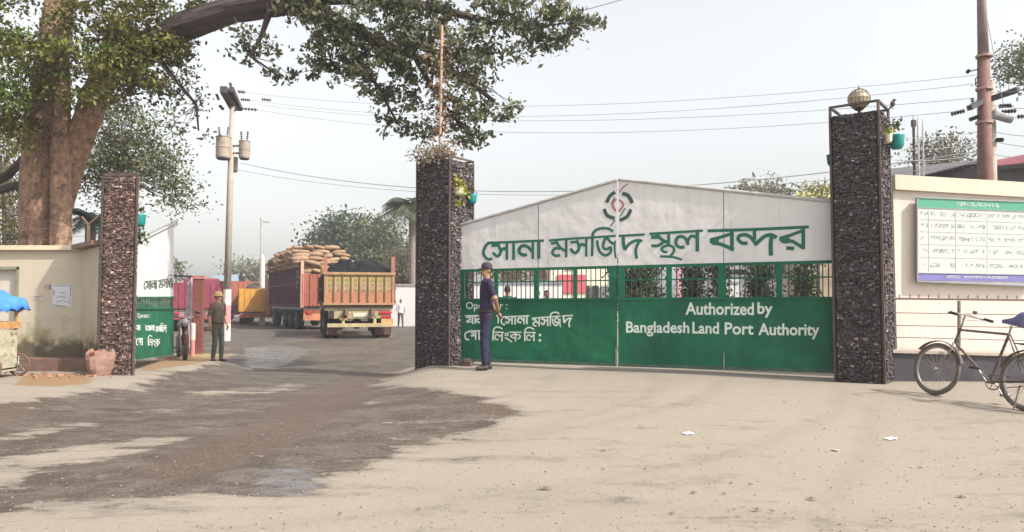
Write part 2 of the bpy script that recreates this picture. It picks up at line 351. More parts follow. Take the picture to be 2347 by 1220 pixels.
def ground_mat():
    m = bpy.data.materials.new('dusty_ground'); m.use_nodes = True; n = m.node_tree.nodes; l = m.node_tree.links; b = n['Principled BSDF']
    geo = n.new('ShaderNodeNewGeometry')
    def noise(sc, det=6, rough=.65, dist=0, sx=1, sy=1):
        mp = n.new('ShaderNodeMapping'); mp.inputs['Scale'].default_value = (sx, sy, 1); l.new(geo.outputs['Position'], mp.inputs[0])
        z = n.new('ShaderNodeTexNoise'); z.inputs['Scale'].default_value = sc; z.inputs['Detail'].default_value = det; z.inputs['Roughness'].default_value = rough; z.inputs['Distortion'].default_value = dist
        l.new(mp.outputs[0], z.inputs['Vector']); return z.outputs['Fac']
    def ramp(f, a, bb, c0=(0, 0, 0, 1), c1=(1, 1, 1, 1)):
        r = n.new('ShaderNodeValToRGB'); r.color_ramp.elements[0].position = a; r.color_ramp.elements[1].position = bb
        r.color_ramp.elements[0].color = c0; r.color_ramp.elements[1].color = c1; l.new(f, r.inputs[0]); return r.outputs[0]
    def mix(f, a, bb, t='MIX'):
        x = n.new('ShaderNodeMix'); x.data_type = 'RGBA'; x.blend_type = t
        for s, v in ((0, f), (6, a), (7, bb)):
            if hasattr(v, 'links') or hasattr(v, 'is_linked'): l.new(v, x.inputs[s])
            else: x.inputs[s].default_value = v
        return x.outputs[2]
    def ma(op, a, bb):
        x = n.new('ShaderNodeMath'); x.operation = op
        for s, v in enumerate((a, bb)):
            if hasattr(v, 'is_linked'): l.new(v, x.inputs[s])
            else: x.inputs[s].default_value = v
        return x.outputs[0]
    def attr(a):
        x = n.new('ShaderNodeAttribute'); x.attribute_name = a; return x.outputs['Fac']
    big = noise(.45, 5, .6, .4); mid = noise(3, 8, .7); fine = noise(38, 6, .75); streak = noise(1.6, 6, .65, .3, .35, 1.6)
    col = mix(big, (.225, .19, .152, 1), (.305, .265, .216, 1))
    col = mix(ramp(mid, .35, .75), col, (.285, .25, .206, 1))
    col = mix(ma('MULTIPLY', ramp(streak, .5, .72), .5), col, (.22, .187, .155, 1))
    def vor(sc):
        v = n.new('ShaderNodeTexVoronoi'); v.inputs['Scale'].default_value = sc; l.new(geo.outputs['Position'], v.inputs['Vector']); return v
    v1 = vor(26); v2 = vor(110)
    sep = n.new('ShaderNodeSeparateColor'); l.new(v1.outputs['Color'], sep.inputs[0])
    sep2 = n.new('ShaderNodeSeparateColor'); l.new(v2.outputs['Color'], sep2.inputs[0])
    grit = ma('MULTIPLY', ramp(v2.outputs['Distance'], .28, .34, (1, 1, 1, 1), (0, 0, 0, 1)), ramp(sep2.outputs[0], .78, .84))
    patch = ramp(noise(.9, 4, .6), .46, .66)
    col = mix(ma('MULTIPLY', grit, ma('ADD', ma('MULTIPLY', patch, .6), ma('ADD', ma('MULTIPLY', attr('gravel'), .9), .15))), col, mix(sep2.outputs[1], (.14, .125, .11, 1), (.44, .40, .34, 1)))
    col = mix(ma('MULTIPLY', ma('MULTIPLY', attr('track'), .55), ramp(mid, .3, .6)), col, (.17, .145, .118, 1)); col = mix(ma('MULTIPLY', attr('gravel'), ma('MULTIPLY', ramp(fine, .35, .6), .45)), col, (.22, .195, .17, 1)); col = mix(.42, col, mix(fine, (.12, .102, .083, 1), (.42, .365, .30, 1)))
    # orange-brown soil by the wall
    dn = ramp(ma('ADD', attr('dirt'), ma('MULTIPLY', ma('SUBTRACT', mid, .5), .9)), .35, .65)
    col = mix(dn, col, mix(fine, (.16, .095, .055, 1), (.33, .225, .13, 1)))
    col = mix(ramp(ma('ADD', attr('straw'), ma('MULTIPLY', ma('SUBTRACT', mid, .5), .8)), .35, .6), col, mix(fine, (.20, .165, .08, 1), (.40, .33, .17, 1)))
    # wet worn asphalt, its dark tone also painting the tree shade
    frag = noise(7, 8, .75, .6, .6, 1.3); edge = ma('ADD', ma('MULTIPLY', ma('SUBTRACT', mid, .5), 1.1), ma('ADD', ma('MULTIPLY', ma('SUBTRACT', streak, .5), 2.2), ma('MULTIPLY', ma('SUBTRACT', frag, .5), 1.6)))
    wf = ma('MAXIMUM', ramp(ma('ADD', attr('wet_shade'), edge), .40, .58), ma('MULTIPLY', ramp(ma('ADD', attr('wet_shade'), edge), .12, .42), .35))
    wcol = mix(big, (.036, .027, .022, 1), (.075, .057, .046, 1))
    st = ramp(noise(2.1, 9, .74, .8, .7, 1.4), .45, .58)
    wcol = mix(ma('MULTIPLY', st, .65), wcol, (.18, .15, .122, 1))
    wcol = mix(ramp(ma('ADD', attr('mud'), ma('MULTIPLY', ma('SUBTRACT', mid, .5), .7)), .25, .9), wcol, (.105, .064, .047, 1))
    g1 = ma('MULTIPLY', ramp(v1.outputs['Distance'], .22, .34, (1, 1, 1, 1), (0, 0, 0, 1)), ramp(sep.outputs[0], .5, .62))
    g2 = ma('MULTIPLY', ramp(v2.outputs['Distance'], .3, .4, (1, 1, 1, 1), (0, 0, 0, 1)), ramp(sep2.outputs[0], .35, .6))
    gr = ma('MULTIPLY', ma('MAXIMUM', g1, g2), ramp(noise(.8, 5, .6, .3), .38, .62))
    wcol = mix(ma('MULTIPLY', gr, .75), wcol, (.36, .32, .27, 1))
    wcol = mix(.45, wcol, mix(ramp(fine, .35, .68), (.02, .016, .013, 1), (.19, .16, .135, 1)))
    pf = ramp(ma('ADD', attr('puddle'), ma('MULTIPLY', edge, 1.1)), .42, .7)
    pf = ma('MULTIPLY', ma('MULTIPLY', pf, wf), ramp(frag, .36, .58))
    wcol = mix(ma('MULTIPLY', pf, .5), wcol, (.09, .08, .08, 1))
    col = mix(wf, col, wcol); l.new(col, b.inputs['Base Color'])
    rg = ma('SUBTRACT', ma('SUBTRACT', .93, ma('MULTIPLY', wf, .3)), ma('MULTIPLY', pf, .38)); l.new(rg, b.inputs['Roughness'])
    l.new(ma('ADD', ma('MULTIPLY', pf, .6), .12), b.inputs['Specular IOR Level'])
    h = ma('ADD', ma('MULTIPLY', fine, .5), ma('ADD', ma('MULTIPLY', mid, .8), ma('MULTIPLY', ma('MAXIMUM', ma('MULTIPLY', g1, wf), grit), .35)))
    bp = n.new('ShaderNodeBump'); bp.inputs['Distance'].default_value = .025; l.new(ma('SUBTRACT', .55, ma('MULTIPLY', pf, .5)), bp.inputs['Strength'])
    l.new(h, bp.inputs['Height']); l.new(bp.outputs[0], b.inputs['Normal'])
    return m
gm = ground_mat()
cxm = (XX[:-1, :-1] + XX[1:, 1:]) / 2; cym = (YY[:-1, :-1] + YY[1:, 1:]) / 2
rc = np.interp(cym, [3, 6, 9, 13, 26, 60], [-7, -4.5, -3.4, -3.9, -5.0, -14]); rw = np.interp(cym, [3, 6, 9, 13, 26, 60], [5.5, 5.4, 4.4, 2.1, 6, 9])
road_sel = (abs(cxm - rc) < rw) & (cym < 90)
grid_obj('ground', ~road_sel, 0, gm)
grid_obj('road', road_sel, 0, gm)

# ================================================================ COLOURS
ivory = mat('cream_plaster', (.74, .66, .54), .85, .06, 1.2, .12, 30, grime=((.52, .45, .34), .66, 1.6))
cream2 = mat('cream_plaster_bright', (.70, .62, .55), .85, .05, 1.0, .1, 30, grime=((.54, .45, .35), .62, 1.3), streak=((.48, .39, .29), .35))
darkbase = mat('dark_plinth_paint', (.055, .048, .06), .7, .3, 3, .2, 30, grime=((.25, .22, .2), .64, 2.5))
green = mat('green_gate_paint', (.005, .105, .052), .55, .3, 1.1, .08, 12, grime=((.02, .13, .08), .56, 2.2), spec=.25, streak=((.05, .12, .08), .4), dent=.5)
white_p = mat('white_gate_paint', (.64, .62, .61), .55, .06, 1.3, .06, 10, grime=((.50, .46, .43), .62, 1.6), streak=((.42, .37, .33), .3), dent=.35)
rail_p = mat('galvanised_tube', (.42, .41, .40), .5, .2, 6, .1, 40, metal=.2)
letter_g = mat('green_lettering', (.008, .115, .075), .55, .2, 20, .05)
letter_d = mat('dark_lettering', (.03, .07, .06), .55, .2, 20, .05)
letter_w = mat('white_lettering', (.60, .66, .61), .6, .06, 20, .05)
letter_r = mat('red_emblem_paint', (.38, .12, .15), .6, .15, 20, .05)
rust = mat('rusty_iron', (.15, .105, .088), .8, .35, 14, .25, 60)
iron = mat('brown_angle_iron', (.085, .058, .052), .65, .3, 8, .15, 60)
dark_iron = mat('dark_iron', (.045, .04, .04), .55, .3, 10, .1)
concrete = mat('weathered_concrete', (.36, .31, .26), .9, .15, 3, .3, 30)
teal = mat('teal_plastic', (.01, .21, .20), .45, .12, 4, .03)
brown_low = mat('brown_masonry', (.16, .095, .075), .9, .3, 5, .3, 20, grime=((.07, .05, .04), .55, 3))
rubber = mat('tyre_rubber', (.025, .024, .026), .85, .3, 12, .2)
steel = mat('worn_steel', (.30, .28, .26), .45, .25, 12, .1, metal=.7)

def stone_mat(name, a, b_):
    m = bpy.data.materials.new(name); m.use_nodes = True; n = m.node_tree.nodes; l = m.node_tree.links; b = n['Principled BSDF']; b.inputs['Roughness'].default_value = .72
    at = n.new('ShaderNodeAttribute'); at.attribute_name = 'tint'; tc = n.new('ShaderNodeTexCoord')
    nz = n.new('ShaderNodeTexNoise'); nz.inputs['Scale'].default_value = 45; nz.inputs['Detail'].default_value = 5; l.new(tc.outputs['Object'], nz.inputs[0])
    r = n.new('ShaderNodeValToRGB'); r.color_ramp.elements[0].position = .3; r.color_ramp.elements[1].position = .75; r.color_ramp.elements[0].color = a + (1,); r.color_ramp.elements[1].color = b_ + (1,)
    l.new(nz.outputs[0], r.inputs[0]); mx = n.new('ShaderNodeMix'); mx.data_type = 'RGBA'; mx.blend_type = 'MULTIPLY'; mx.inputs[0].default_value = 1
    l.new(r.outputs[0], mx.inputs[6]); l.new(at.outputs[0], mx.inputs[7]); l.new(mx.outputs[2], b.inputs['Base Color'])
    bp = n.new('ShaderNodeBump'); bp.inputs['Strength'].default_value = .5; bp.inputs['Distance'].default_value = .01; l.new(nz.outputs[0], bp.inputs['Height']); l.new(bp.outputs[0], b.inputs['Normal'])
    return m
stone = stone_mat('slate_chip_cladding', (.034, .028, .031), (.15, .122, .124))
stone_br = stone_mat('brown_chip_cladding', (.085, .056, .046), (.30, .205, .17))

# ================================================================ PILLARS
def stone_face(mb, a, b, z0, z1, nrm, sh=.028, sw=.044):
    """rows of small split stones standing proud of a face between a and b (xy points)"""
    a, b = Vector(a), Vector(b); W = (b - a).length; u = (b - a) / W; z = z0
    while z < z1 - .01:
        h = sh * rnd.uniform(.7, 1.3); h = min(h, z1 - z); x = -rnd.uniform(0, .06)
        while x < W - .008:
            w = sw * rnd.uniform(.35, 1.5); xa = max(x, 0) + .003; xb = min(x + w, W) - .003
            if xb - xa > .006:
                d = rnd.uniform(.004, .042); t = rnd.choice([.5, .7, .85, 1, 1.15, 1.4]) * rnd.uniform(.8, 1.15)
                if rnd.random() < .05: t = rnd.uniform(2.4, 4)
                tt = (t * rnd.uniform(.95, 1.12), t, t * rnd.uniform(.92, 1.1)); j = [rnd.uniform(-.007, .007) for _ in range(8)]
                lo, hi = z + .003, z + h - .003
                q = [(xa, lo), (xb, lo), (xb, hi), (xa, hi)]
                base = [a + u * qx + Vector((0, 0, qz)) for qx, qz in q]
                top = [a + u * (qx + j[i]) + Vector((0, 0, qz + j[i + 4])) + nrm * (d + j[i] * 1.5) for i, (qx, qz) in enumerate(q)]
                mb.add(base + top, [(4, 5, 6, 7), (0, 1, 5, 4), (1, 2, 6, 5), (2, 3, 7, 6), (3, 0, 4, 7)], tt)
            x += w
        z += h
def pillar(label, fl, fr, br, ytop, ybot, m, lean=0):
    A = P(fl[0], ybot, fl[1]); z0 = G(A.x, A.y) - .06; zt = P(fl[0], ytop, fl[1]).z
    a = Vector((A.x, A.y, 0)); b = P(fr[0], ybot, fr[1]); b.z = 0; c = P(br[0], ybot, br[1]); c.z = 0; d = a + c - b
    t = thing('gate_pillar', label, 'pillar', (a + c) / 2 + Vector((0, 0, z0)))
    core = MB(); core.prism([p + Vector((0, 0, z0)) for p in (a, b, c, d)], (0, 0, zt - z0)); obj('core', core, mat('pillar_mortar', (.035, .028, .027), .95), t)
    cor = [a, b, c, d]; cen = (a + c) / 2
    cl = MB()
    for i in range(4):
        p, q = cor[i], cor[(i + 1) % 4]; u = (q - p).normalized(); n = Vector((u.y, -u.x, 0))
        if n.dot(p - cen) < 0: n = -n
        stone_face(cl, p + n * .001 + u * .02, q + n * .001 - u * .02, z0, zt, n)
    obj('stone_cladding', cl, m, t)
    fr_ = MB()
    for p in cor:
        o = (p - cen).normalized() * .035
        fr_.box(p + o * .6 + Vector((0, 0, (z0 + zt) / 2)), (.03, .03, zt - z0), rz=math.atan2((b - a).y, (b - a).x))
    obj('corner_irons', fr_, iron, t)
    return t, cor, zt, cen
g0 = P(1055, 700, 13.15); g1 = P(1915, 700, 10.7)
pL, pLc, pLz, pLcen = pillar('brown stone-clad gate pillar beside the cream wall at the left', (228, 12.55), (303, 12.5), (299, 13.05), 405, 858, stone_br)
pM, pMc, pMz, pMcen = pillar('middle stone-clad gate pillar with a rusty pole and dry creeper on top', (956, 13.3), (1028, 12.9), (1081, 13.45), 374, 838, stone)
pR, pRc, pRz, pRcen = pillar('tallest dark stone-clad gate pillar beside the cream wall with the notice board', (1918, 10.5), (2026, 10.13), (2048, 10.62), 268, 872, stone)
# open iron frames on the tops
def top_frame(t, cor, cen, z, h, w=.03):
    mb = MB(); q = [cen + (p - cen) * 1.04 for p in cor]
    for i in range(4):
        a, b = q[i], q[(i + 1) % 4]; mb.bar(a + Vector((0, 0, z + h)), b + Vector((0, 0, z + h)), w); mb.bar(a + Vector((0, 0, z - .02)), a + Vector((0, 0, z + h + w / 2)), w)
    obj('top_frame', mb, iron, t)
top_frame(pR, pRc, pRcen, pRz, .13); top_frame(pM, pMc, pMcen, pMz, .05)
mb = MB(); mb.prism([Vector((p.x, p.y, pLz + .002)) + (p - pLcen) * .03 for p in pLc], (0, 0, .06)); obj('cap', mb, iron, pL)

# globe lamp of wire on the right pillar
def globe_lamp(label, c, z, r, m, stem):
    t = thing('globe_lamp', label, 'lamp', (c.x, c.y, z)); cc = Vector((c.x, c.y, z + stem + r))
    g = MB(); g.ball(cc, r * .93, 16); obj('globe', g, m, t, smooth=True)
    w = MB()
    for i in range(8):
        a = math.pi * i / 8; w.tube([cc + r * Vector((math.cos(a) * math.cos(b), math.sin(a) * math.cos(b), math.sin(b))) for b in np.linspace(0, 2 * math.pi, 25)], .004, 4)
    for h in (-.5, 0, .5): k = math.sqrt(1 - h * h); w.tube([cc + r * Vector((k * math.cos(b), k * math.sin(b), h)) for b in np.linspace(0, 2 * math.pi, 25)], .004, 4)
    obj('wire_cage', w, iron, t)
    s = MB(); s.tube([Vector((c.x, c.y, z)), Vector((c.x, c.y, z + stem + .02))], .022, 8); s.lathe((c.x, c.y, z + stem - .01), [(.05, 0), (.07, .02), (.05, .04)], 12); obj('stem', s, iron, t)
    f = MB(); f.tube([cc + Vector((0, 0, r)), cc + Vector((0, 0, r + .06))], [.012, .003], 6); obj('finial', f, iron, t)
    return t
lampglass = mat('yellowed_lamp_glass', (.50, .42, .28), .35, .25, 14, .1)
globe_lamp('round yellowish globe lamp in a wire cage on the tallest pillar', pRcen, pRz, .15, lampglass, .12)
globe_lamp('dusty globe lamp half hidden by dry leaves on the middle pillar', pMcen, pMz, .15, mat('dusty_lamp_glass', (.38, .30, .27), .5, .2, 14, .1), .0)

# hanging pots and their plants
def pot(mbk, c, r, h, m, t):
    mbk.lathe(c, [(r * .62, -h / 2), (r * .95, -h * .25), (r, h * .2), (r * 1.08, h * .4), (r * 1.08, h / 2), (r * .9, h / 2), (r * .85, h * .3)], 18); obj('pot', mbk, m, t, smooth=True)
leaf_yel = mat('yellow_green_leaf', (.33, .33, .05), .6, .25, 8, 0, attr=True, trans=.3)
leaf_dk = mat('dark_leaf', (.045, .085, .025), .6, .25, 4, 0, attr=True, trans=.25)
leaf_dry = mat('dry_leaf_brown', (.20, .14, .10), .8, .25, 6, 0, attr=True, trans=.15)
def plant(label, c, r, h, pm, lm, leaves, bracket=None):
    t = thing('hanging_planter', label, 'planter', c, 'planters hung on the gate pillars')
    pot(MB(), c, r, h, pm, t)
    pts = []
    for (dx, dy, dz, s, n) in leaves: pts.append(np.array(c) + np.array([dx, dy, dz]) + NR.normal(size=(n, 3)) * s)
    leaf_mesh('foliage', np.concatenate(pts), .07, lm, t)
    if bracket is not None: b = MB(); b.tube([Vector(c) + Vector((0, 0, -h * .3)), bracket], .012, 6); obj('bracket', b, dark_iron, t)
    return t
p = P(1082, 457, 13.3); plant('small teal planter on the right side of the middle pillar', p, .085, .17, teal, leaf_dry, [(0, 0, .14, .045, 25)], P(1055, 462, 13.25))
p = P(1051, 440, 13.0); plant('pale pot with yellow-green trailing leaves on the middle pillar', p, .085, .13, mat('pale_pot', (.6, .56, .42), .7), leaf_yel, [(0, 0, .12, .07, 130), (.05, 0, 0, .06, 50), (.0, 0, -.2, .05, 30)], P(1040, 450, 13.1))
p = P(2055, 326, 10.45); plant('round teal planter on the right side of the tallest pillar', p, .1, .2, teal, leaf_dk, [(-.05, 0, .22, .05, 40), (.03, 0, .3, .05, 18)], P(2035, 335, 10.4))
p = P(2036, 318, 10.2); plant('pale pot with yellow leaves at the corner of the tallest pillar', p, .05, .12, mat('pale_pot', (.6, .56, .42)), leaf_yel, [(0, 0, .1, .035, 30)])
p = P(1908, 368, 10.62); plant('dark teal planter on the left side of the tallest pillar', p, .075, .16, mat('dark_teal_plastic', (.006, .075, .085), .5), leaf_dk, [(.03, 0, .16, .03, 20)], P(1925, 372, 10.6))
p = P(318, 506, 12.7); plant('teal planter with leaves hanging down beside the left pillar', p, .11, .21, teal, leaf_dk, [(0, 0, .16, .04, 30), (.03, 0, -.3, .07, 120), (.0, 0, -.15, .05, 50)], P(298, 512, 12.7))
p = P(312, 478, 12.75); plant('pale bent pot with yellow leaf above the teal one at the left pillar', p, .045, .1, mat('ochre_pot', (.5, .38, .15)), leaf_yel, [(0, 0, .12, .05, 24)], P(298, 484, 12.7))

# bird perched on the corner of the right pillar frame
bd = MB(); c = P(2046, 238, 10.4)
bd.ball(c, (.035, .03, .045), 10); bd.ball(c + Vector((.02, 0, .05)), .022, 10); bd.tube([c + Vector((.038, 0, .052)), c + Vector((.06, 0, .05))], [.008, .002], 6)
bd.tube([c + Vector((-.01, 0, -.03)), c + Vector((-.06, 0, -.085))], [.02, .008], 6); bd.tube([c + Vector((.0, 0, -.03)), c + Vector((0, 0, -.08))], .005, 5)
for k in (0,): tag(obj('bird', bd, mat('dark_feathers', (.06, .05, .045), .8), origin=c, smooth=True), 'small dark bird perched on the corner of the tallest pillar', 'bird')

# rusty pole with a dead creeper rising from the middle pillar
t = thing('creeper_pole', 'thin rusty pole wound with dead creeper above the middle pillar', 'pole', (pMcen.x, pMcen.y, pMz))
a = P(1008, 372, 13.15); b = P(1013, 58, 13.15); mb = MB(); mb.tube([a, b], .024, 8); obj('pole', mb, mat('pale_rusty_pipe', (.42, .28, .2), .7, .25, 8), t)
pts = []
for k in range(900):
    f = rnd.random(); q = a.lerp(b, f); w = .10 + .10 * math.sin(f * 9 + 1) ** 2
    pts.append(np.array(q) + NR.normal(size=3) * np.array([w, .12, .06]) + np.array([-.02, 0.08, 0]))
leaf_mesh('dead_creeper', np.array(pts), .07, leaf_dry, t)
pts = [np.array(P(rnd.gauss(992, 26), rnd.gauss(356, 12), 13.1 + rnd.gauss(0, .1))) for _ in range(750)]
leaf_mesh('creeper_clump', np.array(pts), .06, mat('grey_brown_leaf', (.26, .22, .18), .8, .25, 6, 0, attr=True, trans=.15), t)

# ================================================================ THE CLOSED MAIN GATE (two leaves)
gu = (g1 - g0); gu.z = 0; gu.normalize(); gn = Vector((gu.y, -gu.x, 0))
if gn.y > 0: gn = -gn
def gp(px, py, off=0): return on_plane(px, py, g0, gn) + gn * off
def slab(mb, quad, th, off=0):   # quad in px, slab thickness th behind offset
    mb.prism([gp(x, y, off) for x, y in quad], -gn * th)
def yl(x, x0, y0, x1, y1): return y0 + (y1 - y0) * (x - x0) / (x1 - x0)
top_l = lambda x: yl(x, 1055, 514, 1415, 411); top_r = lambda x: yl(x, 1415, 409, 1915, 461)
wb = lambda x: yl(x, 1055, 618, 1915, 597); gt = lambda x: yl(x, 1055, 685, 1915, 681); gb = lambda x: yl(x, 1055, 828, 1915, 855)
def leaf(name, label, x0, x1, top, posts, seams):
    base = gp(x0 if x0 < 1200 else x1, gb(x0)); t = thing('gate_leaf', label, 'gate', base)
    mb = MB(); slab(mb, [(x0, wb(x0)), (x1, wb(x1)), (x1, top(x1) + 4), (x0, top(x0) + 4)], .03); obj('white_panel', mb, white_p, t)
    mb = MB(); slab(mb, [(x0, gt(x0)), (x1, gt(x1)), (x1, gb(x1)), (x0, gb(x0))][::-1], .03); obj('green_panel', mb, green, t)
    mb = MB(); mb.tube([gp(x0, top(x0) + 2, .0), gp(x1, top(x1) + 2, .0)], .028, 8); obj('top_tube', mb, rail_p, t)
    mb = MB(); mb.bar(gp(x0, wb(x0) + 3, -.02), gp(x1, wb(x1) + 3, -.02), .05, .045)
    obj('upper_rail', mb, green, t)
    mb = MB(); mb.bar(gp(x0, gt(x0) + 2, .004), gp(x1, gt(x1) + 2, .004), .03, .035); obj('lower_rail', mb, green, t)
    mb = MB(); mb.bar(gp(x0, (gt(x0) * .45 + wb(x0) * .55), -.02), gp(x1, (gt(x1) * .45 + wb(x1) * .55), -.02), .02, .02); obj('middle_rail', mb, green, t)
    mb = MB(); mb.bar(gp(x0, gb(x0) - 3, .004), gp(x1, gb(x1) - 3, .004), .035, .05); obj('bottom_rail', mb, mat('dirty_green_paint', (.05, .10, .075), .7, .3, 8), t)
    for x, w in posts:
        mb = MB(); a, b = gp(x - w / 2, wb(x)), gp(x + w / 2, wb(x)); mb.prism([gp(x - w / 2, wb(x) + 1, .012), gp(x + w / 2, wb(x) + 1, .012), gp(x + w / 2, gt(x) + 4, .012), gp(x - w / 2, gt(x) + 4, .012)], -gn * .05); obj('post', mb, green, t)
    x = x0 + 7
    while x < x1 - 3:
        if all(abs(x - q) > w / 2 + 3 for q, w in posts):
            mb = MB(); mb.tube([gp(x, wb(x) - 2, -.02), gp(x, gt(x) + 5, -.02)], .0085, 6); obj('bar', mb, dark_iron, t)
        x += 11.2 * (1 + (x - 1400) * .00035)
    for x, w, full in seams:    # upright joints
        mb = MB(); y0 = top(x) + 3
        mb.prism([gp(x - w / 2, y0, .0012), gp(x + w / 2, y0, .0012), gp(x + w / 2, wb(x), .0012), gp(x - w / 2, wb(x), .0012)], -gn * .012); obj('white_stile', mb, white_p, t)
        mb = MB(); mb.prism([gp(x - w / 2, gt(x) + 4, .0012), gp(x + w / 2, gt(x) + 4, .0012), gp(x + w / 2, gb(x), .0012), gp(x - w / 2, gb(x), .0012)], -gn * .012); obj('green_stile', mb, green, t)
        if full:
            mb = MB(); mb.prism([gp(x + w / 2 + .6, y0, .002), gp(x + w / 2 + 2.0, y0, .002), gp(x + w / 2 + 2.0, wb(x), .002), gp(x + w / 2 + .6, wb(x), .002)], -gn * .001); obj('joint_line', mb, dark_iron, t)
    return t
GL = leaf('gate_leaf', 'left leaf of the big closed gate, green below and white above', 1055, 1413.5, top_l, [(1060, 10), (1137, 7), (1229, 10), (1318, 8), (1405, 17)], [(1230, 5, True), (1136, 3, False), (1318, 3, False), (1411, 4, False)])
GR = leaf('gate_leaf', 'right leaf of the big closed gate with the English lettering', 1417, 1915, top_r, [(1424, 14), (1533, 12), (1655, 17), (1786, 14), (1911, 8)], [(1655, 5, True), (1533, 3, False), (1785, 3, False), (1419, 4, False)])
def tr(lst, ox, oy, k, wk=1): return [([(ox + x / k, oy + y / k) for x, y in pts], w / k * wk) for pts, w in lst]
A_ = tr([([(420, 580), (900, 560), (1690, 525)], 58), ([(640, 585), (430, 580), (340, 650), (290, 780), (310, 880), (390, 960), (485, 950)], 66),
    ([(490, 625), (660, 625)], 90), ([(620, 600), (665, 700), (690, 790), (640, 880), (590, 885), (510, 810)], 66), ([(680, 780), (760, 710), (835, 745)], 72),
    ([(835, 570), (835, 965)], 66), ([(990, 570), (990, 965)], 66), ([(1295, 855), (1220, 862), (1135, 820), (1120, 740), (1160, 670), (1240, 645), (1330, 680), (1435, 790)], 78),
    ([(1438, 550), (1438, 950)], 58), ([(1575, 535), (1577, 940)], 78)], 1080, 500, 10.168)
B_ = tr([([(185, 505), (620, 468), (1150, 437), (1672, 400)], 52), ([(230, 572), (360, 550)], 58), ([(340, 510), (400, 620), (480, 700), (565, 740)], 62),
    ([(420, 835), (330, 845), (265, 800), (270, 735), (330, 675), (420, 690)], 62), ([(568, 470), (565, 875)], 58), ([(665, 545), (790, 535)], 58),
    ([(800, 505), (842, 600), (850, 700), (780, 780), (720, 760), (665, 690)], 66), ([(845, 650), (915, 590), (1000, 620)], 66), ([(1018, 460), (1015, 858)], 58),
    ([(1612, 300), (1520, 245), (1400, 228), (1280, 250), (1190, 310), (1158, 400), (1152, 600), (1148, 850)], 60),
    ([(1258, 510), (1280, 650), (1330, 770), (1430, 835), (1530, 800), (1572, 720), (1555, 640)], 62), ([(1560, 660), (1480, 695), (1410, 680), (1395, 600), (1420, 510), (1450, 430)], 62),
    ([(1480, 440), (1560, 540), (1655, 590)], 62), ([(1660, 515), (1652, 650), (1660, 780), (1678, 900)], 44)], 1240, 500, 9.779)
Bd = tr([([(1748, 400), (2050, 385), (2318, 370)], 54), ([(1845, 400), (1848, 560), (1875, 700)], 74), ([(1880, 715), (1960, 600), (2060, 530), (2160, 500), (2262, 515)], 64),
    ([(2205, 520), (2145, 640), (2125, 750), (2145, 905)], 64)], 1240, 500, 9.779)
C_ = tr([([(195, 370), (620, 345), (1430, 295)], 60), ([(240, 445), (420, 445)], 84), ([(360, 380), (440, 470), (550, 545), (640, 560)], 80), ([(240, 645), (400, 640), (510, 560)], 72),
    ([(637, 360), (640, 640)], 70), ([(600, 790), (520, 785), (475, 720), (540, 660), (650, 640), (750, 690), (755, 780), (690, 880)], 62), ([(445, 895), (640, 900), (780, 920), (945, 970)], 54),
    ([(995, 680), (880, 678), (810, 600), (825, 480), (920, 430), (1030, 480), (1095, 620)], 76), ([(1080, 560), (1130, 450), (1200, 420), (1300, 460)], 68), ([(1305, 290), (1305, 770)], 84)], 1470, 500, 10.167)
D_ = tr([([(115, 265), (1100, 235), (2195, 185)], 64), ([(620, 320), (380, 395), (160, 455)], 66), ([(175, 470), (230, 520), (330, 530), (480, 580), (640, 660)], 76), ([(190, 440), (330, 470)], 80), ([(612, 250), (610, 655)], 78),
    ([(925, 520), (830, 520), (745, 450), (760, 375), (870, 345), (980, 385), (1060, 470), (1115, 560)], 76), ([(1075, 240), (1080, 440)], 72), ([(1105, 540), (1200, 450), (1300, 375), (1420, 350), (1530, 400)], 80), ([(1432, 370), (1412, 560), (1418, 768)], 88),
    ([(2075, 260), (1850, 345), (1600, 425)], 66), ([(1610, 430), (1690, 490), (1850, 480), (1990, 560), (2100, 625)], 74), ([(1640, 460), (1800, 440)], 66), ([(2087, 210), (2085, 628)], 80), ([(1745, 620), (1890, 630)], 74)], 1610, 500, 9.027)
for t, m, lst in ((GL, letter_g, A_ + B_), (GR, letter_g, Bd + C_ + D_)):
    mb = MB(); strokes(mb, lst, g0, gn); obj('bengali_lettering', mb, m, t)
# emblem: four dark arcs with a red centre, split by the joint
def arc(c, r, a0, a1, k=7): return [(c[0] + r * math.cos(R(a)), c[1] - r * 1.06 * math.sin(R(a))) for a in np.linspace(a0, a1, k)]
ec = (1418, 472)
mb = MB(); strokes(mb, [([(1409, 441), (1398, 450), (1391, 464)], 8), ([(1385, 480), (1392, 494), (1408, 501)], 8), ([(1410, 505), (1400, 518)], 2.5), ([(1409, 451), (1401, 468)], 2)], g0, gn); obj('emblem_arcs', mb, letter_d, GL)
mb = MB(); strokes(mb, [([(1427, 444), (1440, 449), (1449, 465)], 9), ([(1446, 481), (1437, 497), (1421, 505)], 8), ([(1433, 478), (1421, 497)], 2.5)], g0, gn, off0=.0036); obj('emblem_arcs', mb, letter_d, GR)
mb = MB(); strokes(mb, [([(1412, 456), (1404, 470), (1411, 484)], 5)], g0, gn); obj('emblem_centre', mb, letter_r, GL)
mb = MB(); strokes(mb, [([(1419, 458), (1429, 469), (1419, 485)], 4.5), ([(1438, 422), (1428, 430), (1420, 441)], 3)], g0, gn, off0=.0036); obj('emblem_centre', mb, letter_r, GR)
